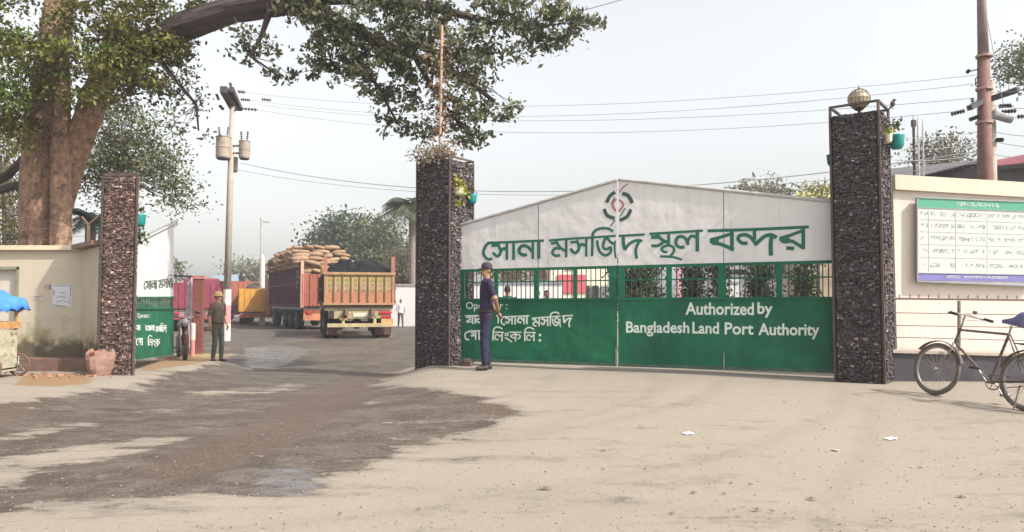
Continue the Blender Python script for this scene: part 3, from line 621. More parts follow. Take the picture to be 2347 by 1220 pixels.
# small lettering
mb = MB(); text_on(mb, 'Operator :', (1068, 692, 1163, 714), g0, gn, .012, .0035); obj('operator_lettering', mb, letter_w, GL)
def remap(sts, box, wk=1.0):
    xs = [p[0] for q, _ in sts for p in q]; ys = [p[1] for q, _ in sts for p in q]; x0, x1, y0, y1 = min(xs), max(xs), min(ys), max(ys)
    kx = (box[2] - box[0]) / (x1 - x0); ky = (box[3] - box[1]) / (y1 - y0); return [([(box[0] + (x - x0) * kx, box[1] + (y - y0) * ky) for x, y in q], w * (kx + ky) / 2 * wk) for q, w in sts]
PA = tr([([(205, 345), (470, 345)], 24), ([(225, 378), (290, 368)], 24), ([(290, 350), (305, 400), (238, 440), (255, 460), (335, 440)], 24), ([(340, 350), (340, 490)], 26), ([(388, 350), (388, 485)], 26), ([(470, 465), (425, 450), (420, 410), (470, 395)], 26), ([(760, 345), (830, 345)], 22), ([(800, 350), (800, 480)], 24)], 1040, 680, 7.823)
PO = tr([([(290, 620), (222, 650), (202, 700), (225, 765), (275, 770)], 28), ([(280, 615), (480, 615)], 22), ([(300, 650), (352, 642)], 22), ([(345, 620), (362, 670), (310, 705), (388, 700)], 24), ([(395, 620), (395, 775)], 26), ([(450, 620), (460, 780)], 26)], 1040, 680, 7.823)
LK = tr([([(870, 578), (800, 545), (735, 565), (710, 630), (705, 790)], 26), ([(700, 640), (900, 640)], 22), ([(800, 770), (748, 760), (745, 700), (790, 682), (832, 725)], 24), ([(825, 705), (868, 690)], 22), ([(868, 640), (868, 800)], 26), ([(965, 655), (925, 668), (935, 702), (978, 690), (970, 650)], 20), ([(920, 742), (970, 760), (1045, 815)], 24),
    ([(1000, 640), (1215, 640)], 22), ([(1110, 650), (1110, 800)], 26), ([(1110, 665), (1022, 712), (1110, 752)], 24), ([(1110, 692), (1175, 682), (1192, 730), (1152, 760)], 24)], 1040, 680, 7.823)
LH = tr([([(1440, 592), (1370, 555), (1300, 575), (1278, 640), (1275, 800)], 26), ([(1260, 645), (1470, 645)], 22), ([(1380, 780), (1315, 770), (1315, 710), (1360, 692), (1402, 735)], 24), ([(1395, 712), (1440, 692)], 22), ([(1440, 645), (1440, 800)], 26), ([(1532, 690), (1562, 690)], 46), ([(1532, 785), (1562, 785)], 46)], 1040, 680, 7.823)
SONA = remap(A_, (1149, 724, 1213, 744), 1.15); MOSJID = remap(B_ + Bd, (1219, 716, 1313, 750), 1.15)
mb = MB()
for part_ in (PA, SONA, MOSJID, PO, LK, LH): strokes(mb, part_, g0, gn)
obj('bengali_operator_lettering', mb, letter_w, GL)
mb = MB(); text_on(mb, 'Authorized', (1571, 693, 1728, 722), g0, gn, .022, .0035, 1); text_on(mb, 'by', (1736, 693, 1771, 728), g0, gn, .022, .0035, 1)
text_on(mb, 'Bangladesh', (1435, 737, 1580, 771), g0, gn, .022, .0035, 1); text_on(mb, 'Land', (1587, 738, 1648, 765), g0, gn, .022, .0035, 1)
text_on(mb, 'Port', (1661, 739, 1727, 767), g0, gn, .022, .0035, 1); text_on(mb, 'Authority', (1738, 741, 1878, 777), g0, gn, .022, .0035, 1)
obj('english_lettering', mb, letter_w, GR)
# bolts and wheel at the foot
for x in (1413, 1660):
    mb = MB(); mb.tube([gp(x, gb(x) - 40, .03), gp(x, gb(x) + 2, .03)], .01, 6); obj('drop_bolt', mb, steel, GL if x < 1415 else GR)

# ================================================================ LEFT GATE, ONE LEAF STANDING OPEN
l0 = P(305, 700, 12.85); l1 = P(398, 700, 16.2); lu = (l1 - l0); lu.z = 0; lu.normalize(); ln = Vector((lu.y, -lu.x, 0))
if ln.dot(-l0) < 0: ln = -ln
def lp(px, py, off=0): return on_plane(px, py, l0, ln) + ln * off
t = thing('gate_leaf', 'open leaf of the smaller left gate seen edge-on beyond the brown pillar', 'gate', lp(305, 826))
mb = MB(); mb.prism([lp(305, 682), lp(398, 681), lp(398, 516), lp(305, 562)], -ln * .03); obj('white_panel', mb, white_p, t)
mb = MB(); mb.prism([lp(305, 826), lp(398, 813), lp(398, 708), lp(305, 706)], -ln * .03); obj('green_panel', mb, green, t)
mb = MB(); mb.tube([lp(305, 560), lp(398, 514)], .028, 8); obj('top_tube', mb, rail_p, t)
mb = MB(); mb.bar(lp(305, 683), lp(398, 682), .04); mb.bar(lp(305, 706, .004), lp(398, 708, .004), .04); obj('rails', mb, green, t)
for i in range(26):
    x = 307 + 90 * (i / 25) ** 1.0; mb = MB(); mb.tube([lp(x, 684, -.015), lp(x, 707, -.015)], .009, 6); obj('bar', mb, green, t)
mb = MB(); text_on(mb, 'Operator :', (314, 718, 344, 732), l0, ln, .012, .0035); strokes(mb, remap(PA + SONA + MOSJID, (312, 741, 382, 762), 1.1), l0, ln); strokes(mb, remap(PO + LK, (312, 769, 366, 795), 1.0), l0, ln)
obj('white_lettering', mb, letter_w, t)
mb = MB(); strokes(mb, remap(A_ + B_, (330, 630, 396, 663), .9), l0, ln); obj('dark_lettering', mb, letter_d, t)
# barbed wire coil behind the left gate
cw = MB(); q = [P(325 + i * 1.0, 552 - i * .52 + 9 * math.sin(i * 1.3), 16.6 + .25 * math.cos(i * 1.3)) for i in range(0, 84)]
cw.tube(q, .008, 4); tag(obj('razor_wire', cw, rail_p, origin=q[0]), 'coil of thin wire rising above the open left gate', 'wire')
# ================================================================ RIGHT WALL, PLINTH, RAILING, NOTICE BOARD
def V(p, **k):
    p = Vector(p)
    for a, b in k.items(): setattr(p, a, b)
    return p
WY = 10.9
t = thing('boundary_wall', 'bright cream wall behind the notice board and the bicycle', 'wall', (6.5, WY, G(6, WY)))
a = P(2046, 402, WY); b = P(2347, 420, WY); ext = (b - a) * .9; e = b + ext; zb = .0
mb = MB(); mb.prism([V(a, z=zb), V(e, z=zb), e - Vector((0, 0, .22)), a - Vector((0, 0, .22))], (0, .22, 0)); obj('plaster_face', mb, cream2, t)
mb = MB(); mb.prism([a - Vector((0, .07, .218)), e - Vector((0, .07, .218)), e - Vector((0, .07, 0)), a - Vector((0, .07, 0))], (0, .33, 0)); obj('coping', mb, mat('coping_plaster', (.64, .55, .44), .85, .1, 2, .15, 30), t)
p0 = P(2044, 804, 10.5); p1 = P(2347, 813, 10.5); e1 = p1 + (p1 - p0) * .8
mb = MB(); mb.prism([V(p0, z=-.1), V(e1, z=-.1), e1 - Vector((0, 0, .03)), p0 - Vector((0, 0, .03))], (0, WY - 10.5 - .003, 0)); obj('plinth', mb, darkbase, t)
mb = MB(); mb.prism([p0 - Vector((0, .03, .03)), e1 - Vector((0, .03, .03)), e1 - Vector((0, .03, -.01)), p0 - Vector((0, .03, -.01))], (0, .36, 0)); obj('plinth_ledge', mb, mat('dusty_ledge', (.42, .36, .30), .9, .15, 6, .2), t)
# railing with small spikes
t = thing('spiked_railing', 'low iron railing with small spikes in front of the cream wall', 'railing', P(2198, 802, 10.35))
for i, (ya, yb_, w) in enumerate(((684.5, 688, .030), (717, 722, .012), (746, 751, .012), (773, 781, .012))):
    a, b = P(2046, ya, 10.35), P(2347, yb_, 10.35); mb = MB(); mb.tube([a, b + (b - a) * .4], w / 2, 6); obj('rail', mb, rust, t)
for x in (2198, 2420):
    mb = MB(); mb.bar(P(x, 690, 10.36), P(x, 806, 10.36), .03); obj('post', mb, rust, t)
for i in range(17):
    x = 2063 + i * 22.4 + rnd.uniform(-2, 2); y = 684.5 + (x - 2046) * .0115; mb = MB(); q = P(x, y, 10.35); h = .07
    mb.tube([q, q + Vector((rnd.uniform(-.01, .01), 0, h))], [.008, .002], 5); mb.tube([q + Vector((-.018, 0, h * .75)), q + Vector((0, 0, h * .4)), q + Vector((.018, 0, h * .8))], [.002, .006, .002], 5); obj('spike', mb, rust, t)
# notice board
BY = WY - .09
bn = Vector((0, -1, 0)); b0 = Vector((0, BY, 0))
def bp_(x, y, off=0): return on_plane(x, y, b0, bn) + bn * off
t = thing('notice_board', 'large framed notice board with green header and rows of faint writing', 'notice board', bp_(2230, 560))
X1 = 2372
tl, trr, br_, bl = (2102, 453), (X1, 464), (X1, 656), (2102, 645)
ly = lambda x, ya: ya + (x - 2102) * .041 * (1 - (ya - 453) / 300)
mb = MB(); mb.prism([bp_(*tl), bp_(*trr), bp_(*br_), bp_(*bl)], (0, .05, 0)); obj('backing', mb, mat('board_back', (.35, .35, .34), .6), t)
def band(y0, y1, m, name, off, x0=2104, x1=X1 - 2):
    mb = MB(); q = [bp_(x0, ly(x0, y0), off), bp_(x1, ly(x1, y0), off), bp_(x1, ly(x1, y1), off), bp_(x0, ly(x0, y1), off)]; mb.prism(q, (0, off * .6, 0)); return obj(name, mb, m, t)
band(454.5, 476, mat('board_green', (.09, .34, .22), .5, .08, 3, 0), 'header_band', .004)
band(476.5, 626, mat('board_paper', (.55, .565, .54), .5, .05, 2, 0), 'printed_sheet', .004)
band(626.5, 643, mat('board_violet', (.20, .18, .42), .5, .1, 3, 0), 'footer_band', .004)
mb = MB()
for y in (476, 626): mb.bar(bp_(2102, ly(2102, y), .006), bp_(X1, ly(X1, y), .006), .012, .01)
for p, q in ((tl, trr), (trr, br_), (br_, bl), (bl, tl)): mb.bar(bp_(*p, .006), bp_(*q, .006), .018, .018)
obj('frame', mb, mat('board_frame', (.30, .32, .32), .45, .1, 5, 0, metal=.3), t)
lines = MB(); ink = MB(); hd = MB(); ft = MB()
for y in (503, 531, 560, 590): lines.bar(bp_(2108, ly(2108, y), .005), bp_(X1 - 6, ly(X1 - 6, y), .005), .004, .003)
for x in (2128, 2190, 2262): lines.bar(bp_(x, ly(x, 480), .0052), bp_(x, ly(x, 622), .0052), .003, .003)
obj('ruled_lines', lines, mat('board_line', (.30, .36, .34), .6, .1, 5, 0), t)
def scrib(mb, x0, x1, yc, h, gap=.2, off=.005):
    x = x0; k = 0
    while x < x1:
        w = rnd.uniform(2.2, 5.5)
        if rnd.random() > gap:
            pts = [(x + w * f + rnd.uniform(-.6, .6), ly(x, yc) + rnd.uniform(-h / 2, h / 2)) for f in (0, .3, .6, 1)]
            strokes(mb, [(pts, rnd.uniform(.7, 1.3))], b0, bn, off, .0); mb_ = (x, x + w)
            if rnd.random() < .7: strokes(mb, [([(x, ly(x, yc) - h / 2), (x + w, ly(x, yc) - h / 2)], 1)], b0, bn, off + .0006 + .0002 * (k % 4), 0)
        x += w + rnd.uniform(.4, 1.2); k += 1
for y in (490, 517, 546, 575, 608):
    scrib(ink, 2110, 2125, y, 9, .3); scrib(ink, 2133, 2186, y, 9, .25 if y % 2 else .4); scrib(ink, 2194, 2258, y, 10, .25); scrib(ink, 2266, 2366, y, 9, .3)
obj('handwriting', ink, mat('faint_ink', (.20, .24, .27), .7, .3, 20, 0), t)
scrib(hd, 2192, 2286, 465, 9, .05, .006); obj('header_writing', hd, letter_w, t)
scrib(ft, 2170, 2310, 634, 5, .1, .006); obj('footer_writing', ft, letter_w, t)

# ================================================================ LEFT WALL
def left_wall_mat():
    m = mat('stained_left_plaster', (.47, .41, .32), .88, .08, 1.3, .15, 25, grime=((.50, .43, .34), .62, 1.4))
    n = m.node_tree.nodes; l = m.node_tree.links; b = n['Principled BSDF']; src = b.inputs['Base Color'].links[0].from_socket
    geo = n.new('ShaderNodeNewGeometry'); sp = n.new('ShaderNodeSeparateXYZ'); l.new(geo.outputs['Position'], sp.inputs[0])
    nz = n.new('ShaderNodeTexNoise'); nz.inputs['Scale'].default_value = 3.2; nz.inputs['Detail'].default_value = 8; nz.inputs['Roughness'].default_value = .72; l.new(geo.outputs['Position'], nz.inputs[0])
    def ma(op, a, c):
        x = n.new('ShaderNodeMath'); x.operation = op
        for s, v in enumerate((a, c)):
            if hasattr(v, 'is_linked'): l.new(v, x.inputs[s])
            else: x.inputs[s].default_value = v
        return x.outputs[0]
    for h, soft, col in ((1.05, .5, (.30, .27, .15, 1)), (.72, .22, (.06, .036, .028, 1))):
        f = ma('ADD', ma('MULTIPLY', ma('SUBTRACT', h, sp.outputs[2]), 1 / soft), ma('MULTIPLY', ma('SUBTRACT', nz.outputs[0], .52), 4.2))
        r = n.new('ShaderNodeValToRGB'); r.color_ramp.elements[0].position = 0; r.color_ramp.elements[1].position = .7; l.new(f, r.inputs[0])
        mx = n.new('ShaderNodeMix'); mx.data_type = 'RGBA'; l.new(ma('MULTIPLY', r.outputs[0], .8), mx.inputs[0]); l.new(src, mx.inputs[6]); mx.inputs[7].default_value = col; src = mx.outputs[2]
    l.new(src, b.inputs['Base Color']); return m
lwm = left_wall_mat()
LY = 13.5
c0 = P(190, 574, LY); c1 = P(227, 560, 12.75); zt_ = c0.z
t = thing('boundary_wall', 'stained cream wall with posters under the big tree', 'wall', (c0.x - 1.5, LY, G(-9, LY)))
x_l = P(-1100, 600, LY).x; door_r = P(43, 640, LY).x
# the face to the right of the recess, and above it
zd = P(20, 612, LY).z
mb = MB(); mb.prism([Vector((door_r, LY, -.2)), Vector((c0.x, LY, -.2)), Vector((c0.x, LY, zt_)), Vector((door_r, LY, zt_))], (0, .22, 0))
mb.prism([Vector((x_l, LY, zd)), Vector((door_r, LY, zd)), Vector((door_r, LY, zt_)), Vector((x_l, LY, zt_))], (0, .22, 0)); obj('plaster_face', mb, lwm, t)
mb = MB(); dv = Vector((c1.x - c0.x, c1.y - c0.y, 0)); nn = Vector((dv.y, -dv.x, 0)).normalized()
mb.prism([Vector((c0.x, c0.y + .001, -.2)), Vector((c1.x, c1.y, -.2)), Vector((c1.x, c1.y, zt_ + .02)), Vector((c0.x, c0.y + .001, zt_))], -nn * .2 if nn.y < 0 else nn * .2); obj('return_face', mb, lwm, t)
mb = MB(); mb.prism([Vector((x_l, LY - .09, zt_ + .002)), Vector((c0.x + .05, LY - .09, zt_ + .002)), Vector((c0.x + .05, LY - .09, zt_ + .085)), Vector((x_l, LY - .09, zt_ + .085))], (0, .4, 0)); obj('coping', mb, mat('warm_coping', (.62, .50, .36), .9, .15, 3, .2), t)
mb = MB(); mb.bar(Vector((c0.x, c0.y - .08, zt_ + .045)), Vector((c1.x + .05, c1.y - .02, zt_ + .075)), .3, .08); obj('return_coping', mb, mat('brown_coping', (.22, .14, .10), .9, .2, 4, .2), t)
x_d = P(-150, 600, LY).x
mb = MB(); mb.prism([Vector((x_l, LY, -.2)), Vector((x_d, LY, -.2)), Vector((x_d, LY, zd)), Vector((x_l, LY, zd))], (0, .22, 0)); obj('plaster_face', mb, lwm, t)
mb = MB(); mb.box(((x_d + door_r) / 2, LY + .12, (zd - .2) / 2), (door_r - x_d, .04, zd + .2)); obj('metal_shutter', mb, mat('pale_shutter', (.52, .47, .40), .7, .1, 3, .05), t)
mb = MB(); mb.bar(Vector((door_r - .02, LY + .02, 0)), Vector((door_r - .02, LY + .02, zd)), .05); mb.bar(Vector((x_d, LY + .02, zd - .02)), Vector((door_r, LY + .02, zd - .02)), .05); obj('shutter_frame', mb, mat('greenish_frame', (.22, .22, .16), .7, .2), t)
# low brown ledge along its foot
a, b = P(42, 822, 13.1), P(212, 822, 13.1)
mb = MB(); mb.prism([V(a, z=-.1), V(b, z=-.1), b, a], (0, .397, 0)); tag(obj('masonry_ledge', mb, brown_low, origin=a, bevel=.015), 'low dark brown masonry ledge at the foot of the stained wall', 'ledge')
# papers pasted on the wall
ln0 = Vector((0, LY, 0)); nY = Vector((0, -1, 0))
def wp(x, y, off=0): return on_plane(x, y, ln0, nY) + nY * off
def paper(label, quad, m, cat='poster', ink_=None, name='poster'):
    t = thing(name, label, cat, wp(*quad[0]))
    mb = MB(); mb.prism([wp(x, y, .006) for x, y in quad], (0, .004, 0)); obj('sheet', mb, m, t)
    if ink_:
        mb = MB(); strokes(mb, ink_, ln0, nY, .008, .0004); obj('print', mb, mat('blue_grey_print', (.14, .16, .26), .7, .2, 20, 0), t)
pm_ = mat('greyish_paper', (.55, .54, .55), .8, .08, 6, 0)
paper('blue-bordered paper notice pasted on the stained wall', [(121, 653), (165, 652), (164, 704), (120, 701)], pm_, ink_=[([(123, 656), (163, 655)], 1.6), ([(163, 655), (162, 678)], 1.4), ([(124, 665), (124, 676)], 2.4), ([(121, 699), (150, 702)], 1.4), ([(138, 671), (150, 671)], 1.4), ([(130, 682), (141, 680), (152, 683)], 1.2), ([(130, 692), (144, 690), (158, 693)], 1.2), ([(160, 685), (161, 698)], 1.4)])
paper('small torn orange and black scrap of poster left of the notice', [(103, 652), (118, 651), (117, 663), (101, 665)], mat('orange_scrap', (.5, .3, .18), .8), ink_=[([(115, 653), (114, 663)], 4), ([(106, 655), (104, 660)], 2)])
paper('small torn paper with smudged dark print on the stained wall', [(73, 677), (99, 675), (98, 687), (75, 689)], mat('torn_paper', (.52, .42, .34), .8), ink_=[([(76, 679), (86, 681), (98, 678)], 2), ([(78, 685), (90, 685)], 1.4)])
# Y-shaped barbed wire post
t = thing('barbed_wire_post', 'Y-shaped iron post standing on the corner of the stained wall', 'post', P(203, 572, 13.4))
mb = MB(); mb.tube([P(203, 574, 13.4), P(203, 513, 13.4)], .028, 8); mb.tube([P(203, 515, 13.4), P(188, 497, 13.4)], .018, 6); mb.tube([P(203, 515, 13.4), P(226, 495, 13.3)], .018, 6); obj('stem', mb, mat('pale_rust', (.42, .28, .17), .8, .2), t)  # lighter rust tone on the post than on its wires
for i, (xa, ya, xb, yb_) in enumerate(((190, 499, -60, 512), (203, 513, -60, 530), (203, 540, -60, 552))):
    mb = MB(); q = [P(xa + (xb - xa) * f, ya + (yb_ - ya) * f + 5 * math.sin(math.pi * f), 13.5) for f in np.linspace(0, 1, 14)]; mb.tube(q, .004, 4); obj('wire_strand', mb, rust, t)

# broken plastered planter
c = PG(190, 868); c.y = 12.45; c.z = G(c.x, c.y)
t = thing('broken_planter', 'broken reddish planter against the brown pillar', 'planter', c)
mb = MB(); k = 14; prof = [(.15, 0, 0), (.20, 0, .12), (.225, 0, .28), (.22, 0, .38)]
vs = []
for r, _, h in prof:
    for j in range(k):
        a = 2 * math.pi * j / k; rr = r * (1 + .08 * math.sin(3 * a + h * 5)); vs.append(c + Vector((rr * math.cos(a), rr * math.sin(a), h + (.05 * math.sin(2.3 * a + 1) + .035 * math.sin(5 * a) if h > .3 else 0))))
for j in range(k):
    a = 2 * math.pi * j / k; vs.append(c + Vector((.17 * math.cos(a), .17 * math.sin(a), .30)))
mb.add(vs, [(i * k + j, i * k + (j + 1) % k, (i + 1) * k + (j + 1) % k, (i + 1) * k + j) for i in range(4) for j in range(k)] + [tuple(range(4 * k, 5 * k)), tuple(range(k))[::-1]])
obj('shell', mb, mat('pinkish_cement', (.28, .17, .135), .9, .3, 7, .4, 20, grime=((.20, .13, .09), .56, 6)), t)
mb = MB(); 
for i in range(7): a = i * .9; mb.box(c + Vector((.12 * math.cos(a), .12 * math.sin(a), .33 + .02 * (i % 3))), (.13, .10, .08), rz=a, rx=.3, ry=.2)
obj('rubble', mb, mat('red_brick_rubble', (.26, .12, .085), .9, .3, 9, .3), t)
def rubble(label, px, py, n, spread, m, cat='rubble', name='rubble_pile', s=.05):
    c = PG(px, py); mb = MB()
    for i in range(n):
        x, y = c.x + rnd.gauss(0, spread), c.y + rnd.gauss(0, spread * .4); q = s * rnd.uniform(.4, 1.2)
        mb.box((x, y, G(x, y) + q * .3), (q, q * rnd.uniform(.5, 1), q * rnd.uniform(.4, .8)), rz=rnd.uniform(0, 3), rx=rnd.uniform(-.4, .4))
    o = obj(name, mb, m, origin=c); tag(o, label, cat, kind='stuff')
rubble('scatter of brick bits and litter on the dirt below the ledge', 130, 862, 60, .45, mat('brown_bits', (.30, .17, .11), .9, .4, 20))

# hand cart with blue tarpaulin, cut by the left edge of the picture
HC = Vector((P(22, 880, 12.0).x, 12.0, 0)); HC.z = G(HC.x, HC.y)
t = thing('hand_cart', 'wooden hand cart with a crumpled blue tarpaulin on its roof at the left edge', 'cart', HC)
wood = mat('orange_wood', (.42, .22, .09), .8, .3, 9, .2); cw_ = mat('pale_cart_board', (.36, .34, .25), .8, .3, 5, .2, grime=((.16, .11, .07), .52, 6)); bl_ = mat('faded_blue_sheet', (.20, .27, .42), .7, .3, 6, .15, grime=((.35, .34, .32), .52, 5))
hz = lambda y: CAMZ + (692 - y) * 12.0 / FPX - HC.z
x0 = P(-75, 700, 12).x - HC.x; x1 = P(20, 700, 12).x - HC.x; D = .7
def cb(name, x_0, x_1, ya, yb_, y0, y1, m, bev=.006): mb = MB(); mb.box(((x_0 + x_1) / 2, (y0 + y1) / 2, (hz(ya) + hz(yb_)) / 2), (x_1 - x_0, y1 - y0, abs(hz(ya) - hz(yb_)))); return obj(name, mb, m, t, local=True, bevel=bev)
cb('front_board', x0, x1 - .1, 762, 842, -.35, -.33, bl_); cb('side_board', x1 - .09, x1 - .04, 758, 848, -.36, .3, cw_); cb('tray', x0, x1 - .02, 738, 754, -.38, .35, wood); cb('floor_board', x0, x1 - .04, 843, 852, -.36, .35, cw_)
for xx in (x0 + .04, x1 - .07, ):
    for yy in (-.34, .3): mb = MB(); mb.box((xx, yy, (hz(850) + hz(700)) / 2), (.035, .035, hz(700) - hz(850))); obj('corner_post', mb, wood, t, local=True)
for i in range(6): mb = MB(); xx = x0 + .06 + i * .14; mb.tube([(xx, -.35, hz(740)), (xx, -.35, hz(708))], .009, 6); obj('rail_spindle', mb, rust, t, local=True)
mb = MB(); N = 22
vs = []; fs = []
for i in range(N + 1):
    for j in range(N + 1):
        u, v = i / N, j / N; xx = x0 - .06 + u * (x1 - x0 + .14); yy = -.45 + v * .9
        e_ = min(u, 1 - u, v, 1 - v); z = hz(694) + .15 * min(1, e_ * 3.5) ** .7 + .028 * math.sin(17 * u + 5 * v) + .022 * math.sin(23 * v - 9 * u) + rnd.uniform(-.02, .02) - (.13 * (1 - min(1, e_ * 9)))
        vs.append((xx, yy, z))
mb.add(vs, [(i * (N + 1) + j, (i + 1) * (N + 1) + j, (i + 1) * (N + 1) + j + 1, i * (N + 1) + j + 1) for i in range(N) for j in range(N)])
o = obj('tarpaulin', mb, mat('bright_blue_tarp', (.06, .22, .62), .5, .15, 6, .1), t, local=True, smooth=True); so = o.modifiers.new('s', 'SOLIDIFY'); so.thickness = .006
def spoke_wheel(name, c, r, parent, axis, m=rubber, spokes=10, tw=.03, local=True):
    """wheel with axis direction; returns"""
    ax = Vector(axis).normalized(); u = Vector((0, 0, 1)); w = ax.cross(u).normalized(); c = Vector(c)
    ring = lambda rr, n=36: [c + (u * math.cos(2 * math.pi * i / n) + w * math.sin(2 * math.pi * i / n)) * rr for i in range(n + 1)]
    mb = MB(); mb.tube(ring(r - tw / 2), tw / 2, 8, cap=False); o = obj(name, mb, m, parent, local=local, smooth=True)
    mb = MB(); mb.tube(ring(r - tw * 1.15), tw * .32, 6, cap=False); obj('rim', mb, steel, o, local=local)
    mb = MB()
    for i in range(spokes):
        a = 2 * math.pi * i / spokes; s_ = (1 if i % 2 else -1) * .025; mb.tube([c + ax * s_ + (u * math.cos(a + .3) + w * math.sin(a + .3)) * .02, c + (u * math.cos(a) + w * math.sin(a)) * (r - tw * 1.2)], .0016 if spokes > 12 else .008, 4)
    obj('spokes', mb, steel, o, local=local)
    mb = MB(); mb.tube([c - ax * .045, c + ax * .045], .018, 8); obj('hub', mb, steel, o, local=local)
    return o
for yy in (-.36, .32): spoke_wheel('wheel', (P(14, 800, 12).x - HC.x, yy, .19), .19, t, (0, 1, 0), m=mat('rusty_tyre', (.14, .08, .05), .9), spokes=8, tw=.035)
mb = MB(); mb.box((x1 - .1, -.33, .1), (.05, .05, .3)); obj('prop_leg', mb, cw_, t, local=True)

# ================================================================ BICYCLE
rw = Vector((5.50, 8.0, 0)); fw = Vector((5.11, 9.05, 0)); r_ = .318
rw.z = G(rw.x, rw.y) + r_; fw.z = G(fw.x, fw.y) + r_
hd_ = (fw - rw); hd_.z = 0; hd_.normalize(); sd_ = Vector((hd_.y, -hd_.x, 0))
t = thing('bicycle', 'old rusty bicycle with a blue seat cover parked by the cream wall', 'bicycle', (rw + fw) / 2 - Vector((0, 0, r_)))
bt = mat('dusty_tyre', (.13, .10, .085), .9, .3, 14, .2); bf = mat('rusty_black_frame', (.085, .07, .062), .7, .4, 20, .2, grime=((.22, .17, .14), .5, 18))
bf2 = mat('scuffed_pale_frame', (.26, .22, .20), .5, .3, 20, .1)
spoke_wheel('rear_wheel', rw, r_, t, sd_, bt, 32, .045, False)
wx = sd_; spoke_wheel('front_wheel', fw, r_, t, wx, bt, 32, .045, False)
U = Vector((0, 0, 1)); bb = rw + hd_ * .43 - U * .045; st = rw + hd_ * .25 + U * .50; ht = rw + hd_ * .845 + U * .53; hb = rw + hd_ * .90 + U * .38; hs = rw + hd_ * .80 + U * .70
def tb(name, pts, r, m=bf, n=8): mb = MB(); mb.tube(pts, r, n); return obj(name, mb, m, t)
fr_ = MB()
for a, b, r in ((st, ht, .014), (hb, bb, .015), (st, bb, .015), (ht + U * .02, hb - U * .01, .018)): fr_.tube([a, b], r, 8)
for s_ in (-1, 1):
    fr_.tube([bb + sd_ * .03 * s_, rw + sd_ * .055 * s_], .009, 6); fr_.tube([st + sd_ * .02 * s_, rw + sd_ * .055 * s_], .008, 6)
obj('frame', fr_, bf, t)
fk = MB()
for s_ in (-1, 1): fk.tube([hb - U * .01 + sd_ * .03 * s_, hb - U * .12 + hd_ * .02 + sd_ * .045 * s_, fw + sd_ * .05 * s_], .010, 6)
fk.tube([ht, hs], .012, 8); obj('fork', fk, bf2, t)
hbm = MB(); hbm.tube([hs - sd_ * .29 - hd_ * .10 + U * -.02, hs - sd_ * .27 + hd_ * .0, hs - sd_ * .05 + U * .01, hs + sd_ * .05 + U * .01, hs + sd_ * .27, hs + sd_ * .29 - hd_ * .10 - U * .02], .011, 8); obj('handlebar', hbm, steel, t)
for s_ in (-1, 1):
    g_ = tb('grip', [hs + sd_ * .292 * s_ - hd_ * .13 - U * .025, hs + sd_ * .28 * s_ - hd_ * .03], .017, rubber)
    tb('brake_rod', [hs + sd_ * .2 * s_ - U * .03 - hd_ * .1, hs + sd_ * .04 * s_ - U * .05], .005, steel)
mb = MB(); c = hs + sd_ * .12 + U * .06 - hd_ * .03; mb.ball(c, (.03, .03, .02), 10); obj('bell', mb, rust, t)
sp_ = MB(); sp_.tube([st, st + U * .10 - hd_ * .02], .012, 8); obj('seat_post', sp_, steel, t)
mb = MB(); c = st + U * .145 - hd_ * .05; prof = [(.14, .02), (.08, .03), (0, .05), (-.07, .085), (-.12, .095), (-.15, .06)]
mb.tube([c + hd_ * a + U * (.02 if a < -.05 else .0) for a, _ in prof], [b for _, b in prof], 12, sq=.42)
# tube squash axis: keep the broad side level
obj('saddle', mb, mat('blue_seat_cover', (.13, .13, .26), .9, .35, 18, .4, 60), t, smooth=True)
cr = MB(); rk = rw + U * .40; 
for s_ in (-.06, 0, .06): cr.tube([rk + sd_ * s_ + hd_ * .14, rk + sd_ * s_ - hd_ * .28], .006, 6)
for a in (.14, -.05, -.28): cr.tube([rk - sd_ * .06 + hd_ * a, rk + sd_ * .06 + hd_ * a], .006, 6)
for s_ in (-1, 1): cr.tube([rk + sd_ * .06 * s_ - hd_ * .2, rw + sd_ * .06 * s_], .006, 6)
obj('rear_carrier', cr, bf, t)
def fender(c, a0, a1, rr, name, ax_u):
    mb = MB(); K = 18; vs = []
    for i in range(K + 1):
        a = a0 + (a1 - a0) * i / K; d = hd_ * math.cos(a) + U * math.sin(a)
        for s_ in (-.03, 0, .03): vs.append(c + d * (rr - abs(s_) * .3) + sd_ * s_)
    mb.add(vs, [(i * 3 + j, i * 3 + j + 1, i * 3 + j + 4, i * 3 + j + 3) for i in range(K) for j in (0, 1)]); o = obj(name, mb, mat('rusty_mudguard', (.13, .085, .07), .8, .35, 15, .2), t); so = o.modifiers.new('s', 'SOLIDIFY'); so.thickness = .002
fender(rw, R(20), R(190), .348, 'rear_mudguard', 0); fender(fw, R(40), R(165), .348, 'front_mudguard', 0)
ck = MB(); ck.tube([bb - sd_ * .045, bb + sd_ * .07], .02, 10)
n_ = 24; ck.tube([bb + sd_ * .05 + (hd_ * math.cos(2 * math.pi * i / n_) + U * math.sin(2 * math.pi * i / n_)) * .085 for i in range(n_ + 1)], .006, 5, cap=False)
for i in range(5): a = i * 1.256; ck.tube([bb + sd_ * .05, bb + sd_ * .05 + (hd_ * math.cos(a) + U * math.sin(a)) * .085], .005, 4)
obj('chainring', ck, rust, t)
ca_ = Vector(hd_ * -.6 - U * .8).normalized()
tb('crank', [bb + sd_ * .075, bb + sd_ * .085 + ca_ * .165], .008, steel); tb('crank', [bb - sd_ * .06, bb - sd_ * .075 - ca_ * .165], .008, steel)
for s_, q in ((1, bb + sd_ * .13 + ca_ * .165), (-1, bb - sd_ * .12 - ca_ * .165)): mb = MB(); mb.box(q, (.07, .09, .022), rz=math.atan2(hd_.y, hd_.x)); obj('pedal', mb, rubber, t)
